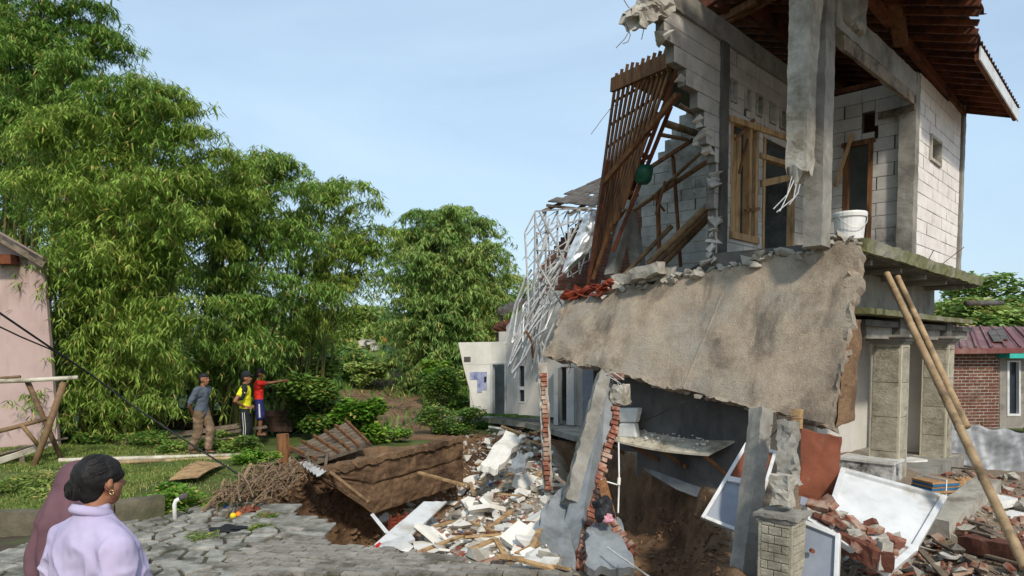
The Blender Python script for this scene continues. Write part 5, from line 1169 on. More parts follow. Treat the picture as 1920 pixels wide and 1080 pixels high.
HK = [(9,'wall_plaster','plaster_white','flat',.65,1.0,'big slab of white wall plaster on the rubble heap in the pit','wall slab'),(52,'plaster_chunk','plaster_white','flat',.2,.55,'flat shard of white painted plaster on the rubble heap in the pit','plaster'),(20,'plaster_chunk','plaster_wall','chunk',.16,.4,'lump of pale plastered wall on the rubble heap in the pit','plaster'),(15,'broken_brick','brick','brick',.12,.24,'loose red brick on the rubble heap in the pit','brick'),(16,'concrete_chunk','conc_light','chunk',.12,.36,'lump of grey concrete on the rubble heap in the pit','concrete'),(16,'broken_plank','wood_pale','plank',.4,1.1,'pale splintered plank on the rubble heap in the pit','plank'),(8,'broken_plank','wood','plank',.4,1.2,'brown splintered batten on the rubble heap in the pit','batten'),(8,'tile_shard','terracotta','flat',.14,.26,'orange roof tile shard on the rubble heap in the pit','tile'),(8,'tile_shard','tile_grey','flat',.14,.3,'grey floor tile shard on the rubble heap in the pit','floor tile'),(3,'plastic_scrap','lime_plastic','flat',.08,.16,'lime green plastic scrap on the rubble heap in the pit','plastic'),(3,'cloth_scrap','pink_cloth','chunk',.1,.2,'pink cloth scrap on the rubble heap in the pit','cloth'),(3,'cloth_scrap','red_cloth','chunk',.1,.18,'red cloth scrap on the rubble heap in the pit','rag'),(3,'plastic_scrap','blue_plastic','flat',.08,.16,'blue plastic scrap on the rubble heap in the pit','plastic sheet')]
scatter(HEAP, 300, HK, 5, 'rubble heap in the pit')
TOPH = [(950,790),(1050,795),(1110,810),(1080,830),(1000,822),(940,815)]
TK = [(q[0],)+q[1:2]+q[2:4]+(q[4]*.6, q[5]*.6)+(q[6].replace('on the rubble heap in the pit', 'on the broken floor of the white house'), q[7]) for q in HK]
scatter(TOPH, 60, TK, 6, 'rubble on the broken floor')
RK_ = [(40,'broken_brick','brick','brick',.14,.25,'loose red brick among the rubble beside the white cabinet','brick'),(20,'concrete_chunk','conc_light','chunk',.12,.34,'lump of grey concrete among the rubble beside the white cabinet','concrete'),(12,'broken_plank','wood_grey','plank',.4,1.1,'grey plank among the rubble beside the white cabinet','plank'),(10,'tile_shard','plaster_rust','flat',.16,.3,'rust-brown plaster shard among the rubble beside the white cabinet','plaster'),(6,'plaster_chunk','plaster_white','flat',.12,.25,'white plaster shard among the rubble beside the white cabinet','white plaster')]
scatter(RRR, 150, RK_, 7, 'rubble beside the cabinet')
def fines(name, P, n, mats, seed, label, s0, s1):
    r = random.Random(seed); mbs = {m: MB() for m in mats}
    cache = []
    for k in range(24):
        q = MB(); chunk(q, (0,0,0), 1, 300+k); cache.append((q.v, q.f))
    for i in range(n):
        x, y = pick_px(r, P); g = ground_at(x, y); s = r.uniform(s0, s1)*r.uniform(.5,1); v, f = cache[r.randrange(24)]; m = mats[r.randrange(len(mats))]; rt = rrot(r)
        mbs[m].add([g+Z*s*.2+(rt @ p)*s for p in v], f)
    t = thing(name, Vector((0,0,0))+ground_at(*pick_px(r, P)), label, 'rubble'); t['kind'] = 'stuff'
    for m in dict.fromkeys(mats): mbs[m].build('fragments', m, t, kind='stuff')
fines('heap_fines', HEAP, 2200, ('plaster_white','plaster_wall','brick','conc_light','conc_light','wood_pale','conc_light','plaster_wall'), 8, 'small broken bits covering the rubble heap in the pit', .02, .075)
fines('yard_fines', RRR, 1100, ('brick','conc_light','soil','conc_dark'), 9, 'small broken bits covering the yard beside the cabinet', .02, .08)
fines('edge_fines', [(690,1030),(1060,1080),(1060,1100),(690,1060)], 200, ('brick','conc_light','plaster_white'), 10, 'small broken bits along the street edge of the pit', .012, .045)
SOIL_R = [(1180,960),(1300,960),(1370,1000),(1360,1085),(1190,1085)]
fines('pit_clods', SOIL_R, 260, ('soil',), 11, 'loose clods on the soil slope below the dark room', .02, .08)
fines('pit_clods', [(500,890),(560,880),(640,920),(710,1000),(690,1030),(560,1000),(500,985)], 420, ('soil',), 12, 'loose clods on the steep soil face beside the street', .03, .15)
fines('pit_clods', [(855,800),(960,785),(1000,800),(900,850),(850,880)], 220, ('soil','soil','conc_light'), 13, 'loose clods on the soil bank below the white house', .03, .14)
# named big pieces of the heap
def panel(name, m, quad, th, label, cat, parent=None, rim=None, rimm='white_paint', amp=.0):
    q = [Vector(p) for p in quad]; n_ = nrm((q[1]-q[0]).cross(q[3]-q[0])); n_ = n_ if n_.dot(CAM-q[0]) > 0 else -n_
    fn = lambda s, t: q[0].lerp(q[1], s).lerp(q[3].lerp(q[2], s), t)+noise.noise_vector(Vector((s*5, t*5, q[0].x)))*(amp if min(s, t, 1-s, 1-t) < .02 else amp*.3)
    mb = MB(); mb.sheet(fn, 12 if amp else 2, 12 if amp else 2, -n_*th); o = mb.build(name, m, parent, label=label, cat=cat)
    if rim:
        for a, b in ((0,1),(1,2),(2,3),(3,0)):
            mb = MB(); d = nrm(q[b]-q[a]); mb.beam(q[a]+n_*.01+d*(rim*.5 if a % 2 == 0 else rim*-.5), q[b]+n_*.01-d*(rim*.5 if a % 2 == 0 else rim*-.5), rim, th+.05, up=n_)
            f = mb.build('frame', rimm, parent or o, bevel=.006)
            if not parent: f.location = -Vector(o.location)+Vector(f.location) if False else f.location
    return o
panel('white_board', 'white_paint', [at(700,1022,10.7), at(795,940,12.3), at(838,940,12.4), at(762,1012,11.0)], .04, 'long white door board lying down the side of the rubble heap', 'door', amp=.01)
panel('white_board', 'white_paint', [at(690,1026,10.1), at(770,1000,10.5), at(778,1010,10.3), at(716,1036,9.9)], .05, 'narrow white board at the low end of the rubble heap', 'board')
panel('white_board', 'white_paint', [at(694,965,11.8), at(700,962,11.8), at(730,998,11.3), at(722,1000,11.3)], .04, 'short white strip standing up from the hole beside the heap', 'board')
panel('wall_fragment', 'plaster_white', [at(903,872,12.9), at(950,806,15.0), at(978,820,14.6), at(935,880,12.8)], .12, 'tall white plaster wall fragment leaning against the soil bank', 'wall fragment', amp=.08)
panel('wall_fragment', 'plaster_grey', [at(955,880,12.6), at(968,848,13.2), at(985,850,13.2), at(988,880,12.6)], .1, 'small grey-blue wall fragment near the top of the heap', 'wall fragment', amp=.06)
panel('wall_fragment', 'plaster_grey', [at(1004,1062,8.75), at(1012,960,9.7), at(1062,905,10.8), at(1080,1066,8.8)], .14, 'large grey-blue wall fragment propped beside the leaning brick strip', 'wall fragment', amp=.06)
panel('wall_fragment', 'plaster_grey', [at(1098,1066,8.5), at(1104,985,9.2), at(1155,975,9.4), at(1190,1062,8.5)], .14, 'broken grey wall piece below the black bag', 'wall fragment', amp=.08)
o = panel('fallen_plank', 'wood', [at(1122,902,9.9), at(1136,896,9.9), at(1164,1000,9.2), at(1140,1010,9.1)], .04, 'broad brown plank standing behind the black bag', 'plank')
for a, b, lb, m_ in (((785,886,13.2),(872,910,12.6),'orange-brown plank jutting over the hole from the heap','wood_pale'),((900,1002,10.6),(960,958,11.2),'pale batten lying across the middle of the heap','wood_pale'),((848,1045,8.9),(930,1010,9.6),'pale batten near the street edge of the heap','wood_pale'),((1138,1026,8.5),(1222,1085,7.9),'thin grey rod sticking out over the soil slope','metal')):
    mb = MB(); mb.beam(at(*a), at(*b), .08 if m_ != 'metal' else .02, .04 if m_ != 'metal' else .02); mb.build('batten', m_, None, label=lb, cat='batten', bevel=.004)
lr = thing('red_rack', at(750, 990, 12), 'small rust-red slatted rack lying in the hole beside the heap', 'rack'); 
for k in range(5):
    mb = MB(); mb.beam(at(728,976+k*6,12.2), at(782,962+k*6,12.2), .03, .04); mb.build('slat', 'terracotta', lr)
for k in range(4):
    mb = MB(); mb.beam(at(732+k*15,966-k*3,12.15), at(732+k*15,1000-k*3,12.15), .04, .03); mb.build('upright', 'terracotta', lr)
# ---- leaning wall strip with brick teeth
LW = thing('leaning_wall_strip', at(1070, 1066, 9.0), 'tall leaning strip of wall with white post and ragged brick edge in the pit', 'wall fragment')
a_, b_ = at(1132,706,11.4), at(1068,945,9.9); d_ = nrm(b_-a_); x_ = nrm(d_.cross(Vector((0,-1,0))))
mb = MB(); mb.rough((a_+b_)/2+Vector((0,.05,0)), (d_, x_, d_.cross(x_)), ((b_-a_).length, .2, .26), cell=.05, amp=.03, seed=51, fr=2.5); mb.build('concrete_post', 'conc', LW)
pl = [at(1136,708,11.45), at(1158,760,11.3), at(1128,870,10.6), at(1102,985,9.7), at(1076,1072,9.0), at(1046,1072,9.0), at(1056,985,9.7), at(1084,870,10.6)]
mb = MB(); mb.prism(pl, Vector((.03,.16,0))); mb.build('plaster_face', 'plaster_grey', LW)
brick_strip(LW, [at(1158,740,11.4), at(1152,800,11.0), at(1128,880,10.5), at(1104,985,9.65), at(1076,1070,8.95)], .15, .14)
brick_strip(LW, [at(1118,985,9.3), at(1106,1030,9.0), at(1098,1068,8.7)], .14, .12)
brick_strip(LW, [at(1152,978,9.3), at(1168,1012,9.1), at(1192,1040,8.9)], .12, .12)
mb = MB(); mb.rough(at(1163,740,11.3), (R, N, Z), (.25,.2,.3), cell=.05, amp=.06, seed=53); mb.build('concrete_lump', 'conc_light', LW)
for pts in ([(1140,705,11.3),(1158,716,11.2),(1166,748,11.2)],[(1146,704,11.3),(1164,720,11.2),(1162,760,11.2)],[(1135,704,11.3),(1150,698,11.2),(1170,712,11.2)]):
    mb = MB(); mb.tube([at(*q) for q in pts], .008, 5); mb.build('rebar', 'metal', LW)
bg_ = thing('black_bag', at(1132, 985, 9.1), 'black plastic bag caught on the broken brick edge', 'bag')
blob(at(1131,955,9.1), .15, 3, .5, 3, (1,.8,1.1)).build('bag', 'black', bg_); blob(at(1140,972,9.0), .07, 6, .5, 3, (1,.6,1)).build('pink_cloth', 'pink_cloth', bg_)
PPW = thing('water_pipes', at(1160, 960, 9.6), 'thin white water pipes hanging free below the room', 'pipe')
for pts in ([(1160,830,10.6),(1161,900,10.1),(1159,962,9.6)],[(1126,900,10.0),(1158,909,10.0)]):
    mb = MB(); mb.tube([at(*q) for q in pts], .012, 6); mb.build('pipe', 'white_plastic', PPW)
mb = MB(); mb.tube([at(1161,896,10.05), at(1160,910,10.0)], .026, 8); mb.build('joint', 'white_plastic', PPW)
cable([(1284,752,10.4),(1250,770,10.7),(1208,790,11.2)], .007, 'thin pale wire strung from the slab to the white chair')
# ---- inside the dark room
CHR = thing('white_chair', dw(1195, 818)-R*.3, 'dusty white plastic chair standing behind the bent shelf', 'chair')
for (x0, x1, x2, x3, y0, y1) in ((1170,1214,1208,1176,763,790),(1178,1206,1210,1172,791,818)):
    q = [dw(x0,y0)-R*.3, dw(x1,y0)-R*.3, dw(x2,y1)-R*.3, dw(x3,y1)-R*.3]; mb = MB(); mb.prism(q, R*.16); mb.build('backrest' if y0 < 780 else 'seat_base', 'white_plastic', CHR, bevel=.03)
# ---- things on the upper floor
BK = thing('paint_bucket', at(1592, 452, 10.7), 'white plastic paint bucket standing on the edge of the balcony', 'bucket')
b0_ = Vector(BK.location); hb = .42
def lathe(prof, c, n=24):
    mb = MB(); k = len(prof)
    for (r0, z) in prof:
        for j in range(n): mb.v.append(Vector(c)+Vector((r0*math.cos(2*PI*j/n), r0*math.sin(2*PI*j/n), z)))
    for i in range(k-1):
        for j in range(n): mb.f.append((i*n+j, i*n+(j+1) % n, (i+1)*n+(j+1) % n, (i+1)*n+j))
    return mb
lathe([(0,.0),(.19,.0),(.2,.02),(.225,hb-.06),(.225,hb),(.205,hb),(.18,.03),(0,.03)], b0_).build('body', 'white_plastic', BK, smooth=False)
lathe([(.226,hb-.075),(.245,hb-.07),(.25,hb-.02),(.24,hb+.005),(.222,hb)], b0_).build('rim', 'white_plastic', BK)
mb = MB(); mb.tube([b0_+Vector((.23*math.cos(t), .23*math.sin(t)-.03, hb-.06-.2*math.sin((t-3.4)/2.6*PI))) for t in np.linspace(3.4, 6.0, 12)], .006, 5); mb.build('handle', 'metal', BK)
HB = thing('green_bowl', at(1206, 345, 12.4), 'dark green plastic bowl hanging from the broken timbers', 'bowl')
c_ = Vector(HB.location); lathe([(0,.02),(.09,.0),(.14,.06),(.165,.18),(.175,.3),(.165,.3),(.15,.18),(.12,.07),(0,.05)], c_).build('bowl', 'green_plastic', HB, smooth=True)
mb = MB(); mb.tube([c_+Vector((-.17,0,.29)), c_+Vector((0,.0,.42)), c_+Vector((.17,0,.29))], .008, 5); mb.build('handle', 'green_plastic', HB)
for a, b, rr, lb in (((1332,382,12.6),(1216,494,12.9),.07,'thickest of the bamboo poles sloping down inside the torn room'),((1336,392,12.9),(1225,500,13.1),.06,'bamboo pole directly beneath the thickest sloping one'),((1334,404,13.1),(1240,500,13.3),.055,'lowest of the bamboo poles sloping inside the torn room'),((1333,298,13.0),(1188,394,14.2),.055,'bamboo pole crossing high in front of the block gable'),((1258,425,13.4),(1168,518,13.2),.05,'bamboo pole sloping to the rubble at the hinge of the fallen slab'),((1247,231,13.0),(1325,256,12.8),.07,'stout bamboo stub poking out under the torn wall'),((1275,198,12.9),(1330,228,12.7),.045,'thin bamboo stub high under the torn wall'),((1236,252,13.0),(1290,262,12.9),.04,'small bamboo stub below the stout one'),((1222,372,13.6),(1312,288,13.0),.04,'slim bamboo pole rising across the gable')):
    bpole(at(*a), at(*b), rr, lb, m='bamboo_old')
for a, b, w_, lb in (((1233,362,13.5),(1236,472,13.3),.09,'upright board post inside the torn room'),((1262,292,13.4),(1272,436,13.2),.06,'thin reddish upright inside the torn room'),((1224,366,13.3),(1246,396,13.2),.04,'short crossed lath nailed to the upright post'),((1247,340,13.2),(1230,402,13.1),.035,'second lath of the nailed cross'),((1206,322,13.8),(1300,262,13.0),.07,'grey plank spanning above the nailed cross'),((1178,318,13.5),(1222,290,13.0),.05,'grey branch holding the green bowl'),((1272,430,13.3),(1276,500,13.2),.05,'lower red-brown upright in the torn room')):
    mb = MB(); mb.beam(at(*a), at(*b), .05, w_); mb.build('timber', 'wood', None, label=lb, cat='timber', bevel=.004)
# ---- bamboo poles leaned as a ladder
bpole(at(1922,1062,7.2), at(1663,514,10.6), .055, 'long bamboo pole leaning from the yard up to the mossy slab', m='bamboo_dry')
bpole(at(1812,800,8.9), at(1683,520,10.8), .05, 'shorter bamboo pole lashed beside the long leaning one', m='bamboo_dry')
# ---- white cabinet lying open
CB = thing('white_cabinet', at(1620, 1060, 8.2), 'white aluminium cabinet lying open on its back, filled with bricks', 'cabinet')
Q = [at(1580,884,9.3), at(1768,936,8.7), at(1712,1032,8.0), at(1556,962,8.4)]
panel('door_panel', 'white_paint', Q, .03, None, None, CB, rim=.07)
T = [at(1500,966,8.35), at(1556,962,8.42), at(1712,1032,8.0), at(1662,1074,7.55)]
panel('tray', 'white_paint', T, .03, None, None, CB, rim=.08)
G = [at(1497,976,8.2), at(1572,1006,7.85), at(1568,1110,7.5), at(1492,1110,7.75)]
panel('side_panel', 'grey_paint', G, .03, None, None, CB, rim=.05)
kn = at(1523, 1033, 7.82); mb = MB(); mb.tube([kn+Vector((0,.03,0)), kn-Vector((0,.02,0))], .025, 12); mb.build('knob_hole', 'plaster_rust', CB)
panel('glass_pane', 'grey_paint', [at(1502,930,8.9), at(1550,945,8.75), at(1545,960,8.6), at(1500,945,8.7)], .02, None, None, CB)
r_ = random.Random(3)
for k in range(46):
    s, t = r_.uniform(.02,.9), r_.random(); p = T[0].lerp(T[1], t).lerp(T[3].lerp(T[2], t), s)
    m_ = r_.choice(('brick','brick','conc_light','brick_old')); sz = r_.uniform(.12,.26)
    o = inst(r_.choice(block_meshes(m_)), 'broken_brick', None, p+Z*(.06+.16*r_.random()*(1-s)), rrot(r_, .7), (sz, .12, .07)) if m_ != 'conc_light' else inst(r_.choice(chunk_meshes(m_)), 'concrete_chunk', None, p+Z*.08, rrot(r_), (sz, sz, sz))
    tag(o, 'loose brick heaped in the open white cabinet' if m_ != 'conc_light' else 'concrete lump heaped in the open white cabinet', 'brick' if m_ != 'conc_light' else 'concrete', 'rubble in the cabinet: '+('brick' if m_ != 'conc_light' else 'concrete'))
a_, b_ = at(1585,1030,7.9), at(1640,1055,7.6); mb = MB(); mb.rough((a_+b_)/2+Z*.06, (nrm(b_-a_), N, Z), (.55,.2,.22), cell=.05, amp=.03, seed=61); mb.build('wall_lump', 'brick_old', None, label='long lump of bonded brickwork lying in the white cabinet', cat='brickwork')
mb = MB(); mb.rough(at(1656,1040,7.6), (Vector((.2,.1,1)), Vector((1,.2,0)), Vector((0,1,0))), (.3,.14,.12), cell=.05, amp=.015, seed=62); mb.build('standing_brick', 'conc_light', None, label='single pale brick standing on end at the cabinet corner', cat='brick')
FP = thing('framed_panel', at(1412, 1010, 9.0), 'white framed pane hanging beside the leaning grey column', 'panel')
panel('pane', 'grey_paint', [at(1360,900,9.5), at(1432,915,9.4), at(1412,1008,9.0), at(1318,970,9.2)], .02, None, None, FP, rim=.05)
panel('pane', 'plaster_rust', [at(1398,836,9.9), at(1452,850,9.8), at(1434,912,9.42), at(1362,897,9.52)], .02, None, None, FP, rim=.05)
# ---- things in the porch
mp_ = on_z(1630, 905, -.1); MT = thing('marble_block', mp_, 'white block streaked with black, lying in the porch', 'block')
mb = MB(); mb.rough(mp_+Z*.2, (R, N, Z), (.6,.9,.42), cell=.15, amp=.006); mb.build('block', 'marble', MT)
mb = MB(); mb.rough(mp_+Z*.43, (R, N, Z), (.66,.96,.04), cell=.15, amp=.004); mb.build('top', 'white_paint', MT)
for px, py, z, sz, lb in ((1706,872,-.15,(.5,.4,.12),'white foam slab between the clad columns'),(1868,978,-.3,(.42,.32,.12),'white foam box lid in the yard under the leaning pole'),(1895,992,-.3,(.3,.2,.06),'small flat foam piece beside the foam box lid')):
    p = on_z(px, py, z); p.z = max(z, h(p.x, p.y)); mb = MB(); mb.rough(p+Z*sz[2]/2, (nrm(Vector((1,.3,.08))), nrm(Vector((-.3,1,0))), Z), sz, cell=.06, amp=.008, seed=px); mb.build('foam_piece', 'white_plastic', None, label=lb, cat='foam')
p = ground_at(1782, 1056); lathe([(0,.0),(.09,.0),(.12,.02),(.125,.05),(.0,.055)], p+Z*.04).build('round_disc', 'white_plastic', None, label='round white disc lying on the brick rubble', cat='disc', smooth=False)
bp_ = ground_at(1752, 935); BB = thing('paper_bundle', bp_, 'tied bundle of blue and brown cardboard sheets in the yard', 'bundle')
for k in range(8):
    mb = MB(); mb.box(bp_+Z*(.03+k*.035)+Vector((rnd.uniform(-.03,.03), rnd.uniform(-.03,.03), 0)), (nrm(Vector((1,.25,0))), nrm(Vector((-.25,1,0))), Z), (.62-.02*k, .4, .03)); mb.build('sheet', 'blue_paper' if k in (1,4,6) else 'card', BB)
mb = MB(); mb.box(bp_+Z*.17, (nrm(Vector((1,.25,0))), nrm(Vector((-.25,1,0))), Z), (.02,.43,.31)); mb.build('string', 'white_plastic', BB)
r_ = random.Random(9)
for k in range(10):
    p = ground_at(1790+r_.uniform(-20,30), 920+r_.uniform(-14,22)); o = blob(p+Z*.06, r_.uniform(.06,.13), k, .7, 2, (1.2,1,.6)).build('crumpled_paper', 'card', None, label='crumpled brown paper beside the tied bundle', cat='paper', group='crumpled paper by the bundle')
KB = thing('fallen_kerb', ground_at(1800, 985), 'fallen concrete beam with a ribbed underside in the yard', 'beam')
a_, b_ = ground_at(1752, 1015)+Z*.18, ground_at(1852, 930)+Z*.16; d_ = nrm(b_-a_); x_ = nrm(d_.cross(Z))
mb = MB(); mb.rough((a_+b_)/2, (d_, x_, x_.cross(d_)), ((b_-a_).length, .36, .26), cell=.1, amp=.012, seed=71); mb.build('beam', 'conc_light', KB)
for k in range(20):
    mb = MB(); p = a_.lerp(b_, (k+.5)/20)+x_*.2-Z*.1; mb.beam(p-x_*.05, p+x_*.05-Z*.05, .025, .1); mb.build('rib', 'cladding', KB)
a_, b_ = ground_at(1810, 1035)+Z*.1, ground_at(1935, 1062)+Z*.12; d_ = nrm(b_-a_); x_ = nrm(d_.cross(Z))
mb = MB(); mb.rough((a_+b_)/2, (d_, x_, x_.cross(d_)), ((b_-a_).length, .3, .2), cell=.07, amp=.02, seed=72); mb.build('wall_lump', 'brick_old', None, label='long brickwork lump with a white plastered top in the yard', cat='brickwork')
# far things on the slope
for px, py, Y, lb in ((655,660,48,'small pile of grey stones on the far slope'),):
    p = ground_at(690, 655); t = thing('stone_pile', p, lb, 'stones')
    for k in range(7):
        mb = MB(); chunk(mb, p+Vector((rnd.uniform(-1.2,1.2), rnd.uniform(-.6,.6), rnd.uniform(0,.5))), rnd.uniform(.3,.7), k); mb.build('stone', 'conc_light', t)

# roots hanging from the torn soil
r_ = random.Random(44); mb = MB()
for k in range(60):
    x, y = r_.choice(((510+r_.uniform(-10,60), 890+r_.uniform(-10,40)), (560+r_.uniform(0,130), 905+r_.uniform(0,60)), (1180+r_.uniform(0,160), 925+r_.uniform(-10,40)), (880+r_.uniform(-20,60), 800+r_.uniform(0,40))))
    g = ground_at(x, y)+Vector((0,-.04,.02)); pts = [g]
    for j in range(4): pts.append(pts[-1]+Vector((r_.uniform(-.06,.06), r_.uniform(-.05,.01), -r_.uniform(.04,.14))))
    mb.tube(pts, [.008,.006,.005,.003,.002], 4)
mb.build('roots', 'stick', None, label='thin roots hanging from the torn soil', cat='roots', kind='stuff')
# ================================================================== PEOPLE
TS = bpy.data.scenes.new('scratch')
def capsule(mb, p0, r0, p1, r1, flat=None, n=14):
    p0, p1 = Vector(p0), Vector(p1); d = p1-p0; ln = d.length; d = nrm(d) if ln > 1e-5 else Vector((0,0,1)); x = nrm(d.cross(Vector((.31,.77,.55)))); y = d.cross(x); k = len(mb.v); rings = []
    for j in range(4): a = (j+.35)/4.35*PI/2; rings.append((p0-d*r0*math.cos(a), r0*math.sin(a)))
    rings.append((p0, r0)); rings.append((p1, r1))
    for j in range(3, -1, -1): a = (j+.35)/4.35*PI/2; rings.append((p1+d*r1*math.cos(a), r1*math.sin(a)))
    for c, r in rings:
        for j in range(n):
            o = (x*math.cos(2*PI*j/n)+y*math.sin(2*PI*j/n))*r
            if flat: ax = nrm(flat[0]); o = o-ax*o.dot(ax)*(1-flat[1])
            mb.v.append(c+o)
    m = len(rings)
    for i in range(m-1):
        for j in range(n): mb.f.append((k+i*n+j, k+i*n+(j+1) % n, k+(i+1)*n+(j+1) % n, k+(i+1)*n+j))
    mb.f.append(tuple(k+j for j in range(n))[::-1]); mb.f.append(tuple(k+(m-1)*n+j for j in range(n))); return mb
def skin(name, caps, m, parent, xf, voxel=.012, it=4, fn=None, label=None, pre=None):
    mb = pre or MB()
    for c in caps: capsule(mb, *c)
    o0 = org(parent); tmp = bpy.data.objects.new('tmp', mb.mesh('tmp')); TS.collection.objects.link(tmp)
    rm = tmp.modifiers.new('r', 'REMESH'); rm.mode = 'VOXEL'; rm.voxel_size = voxel; sm = tmp.modifiers.new('s', 'SMOOTH'); sm.iterations = it; sm.factor = .5
    vl = TS.view_layers[0]; vl.update(); dg = vl.depsgraph; dg.update(); me = bpy.data.meshes.new_from_object(tmp.evaluated_get(dg)); bpy.data.objects.remove(tmp)
    me.name = name
    if fn:
        nv = len(me.vertices); ca = np.empty(nv*3, np.float32); na = np.empty(nv*3, np.float32); me.vertices.foreach_get('co', ca); me.vertices.foreach_get('normal', na)
        ca = ca.reshape(-1, 3); na = na.reshape(-1, 3); ca = np.array([tuple(Vector(a)+fn(Vector(a), Vector(b))) for a, b in zip(ca, na)], np.float32)
        me.vertices.foreach_set('co', ca.reshape(-1))
    me.transform(Matrix.Translation(-o0) @ xf); me.polygons.foreach_set('use_smooth', [True]*len(me.polygons)); me.materials.clear(); me.materials.append(MATS[m]); me.update()
    o = link(bpy.data.objects.new(name, me)); o.parent = parent
    if label: o['label'] = label
    return o
def hand(caps, w, d, up, s=1.0, curl=.3):       # palm and five unequal fingers from the wrist w along d; up = back of the hand's side axis
    w = Vector(w); d = nrm(d); side = nrm(Vector(up)-d*Vector(up).dot(d)); nn = d.cross(side)
    caps.append((w, .026*s, w+d*.07*s, .028*s, (nn, .6)))
    for k, (off, ln) in enumerate(((-.03,.06),(-.01,.075),(.01,.08),(.03,.068))):
        a = w+d*.085*s+side*off*s; b = a+(d+nn*curl*.5).normalized()*ln*.5*s; c = b+(d+nn*curl*1.6).normalized()*ln*.5*s
        caps.append((a, .0105*s, b, .0095*s)); caps.append((b, .0095*s, c, .008*s))
    a = w+d*.03*s-side*.028*s; b = a+(d*.6-side*.8).normalized()*.035*s; c = b+(d-side*.2).normalized()*.03*s
    caps.append((a, .012*s, b, .011*s)); caps.append((b, .011*s, c, .009*s))
FWD = Vector((1,0,0))
def head_caps(c, s=1.0, fw=FWD):
    c = Vector(c); fw = nrm(fw); lf = Z.cross(fw); E = [(c+Z*.02, .085*s, c+Z*.045-fw*.02, .088*s), (c+fw*.03-Z*.03, .068*s, c+fw*.035-Z*.075, .045*s), (c+fw*.085*s+Z*.012, .012*s, c+fw*.105*s-Z*.012, .016*s), (c+fw*.085*s-Z*.052, .014*s, c+fw*.08*s-Z*.06, .016*s), (c-fw*.02-Z*.06, .052*s, c-fw*.035-Z*.16, .056*s)]
    for t in (-1, 1): E += [(c+lf*t*.084*s+Z*.0-fw*.005, .016*s, c+lf*t*.088*s-Z*.03-fw*.0, .011*s), (c+fw*.075*s+lf*t*.032*s+Z*.035, .014*s, c+fw*.07*s+lf*t*.05*s+Z*.033, .012*s)]
    return E
def eyes(c, xf, parent, fw=FWD):
    c = Vector(c); fw = nrm(fw); lf = Z.cross(fw); mb = MB()
    for t in (-1, 1): capsule(mb, c+fw*.079+lf*t*.026+Z*.018, .008, c+fw*.077+lf*t*.04+Z*.018, .008, n=8)
    for t in (-1, 1): capsule(mb, c+fw*.088+lf*t*.022+Z*.04, .005, c+fw*.082+lf*t*.05+Z*.042, .004, n=6)
    mb.v = [xf @ v for v in mb.v]; mb.build('eyes', 'black', parent)
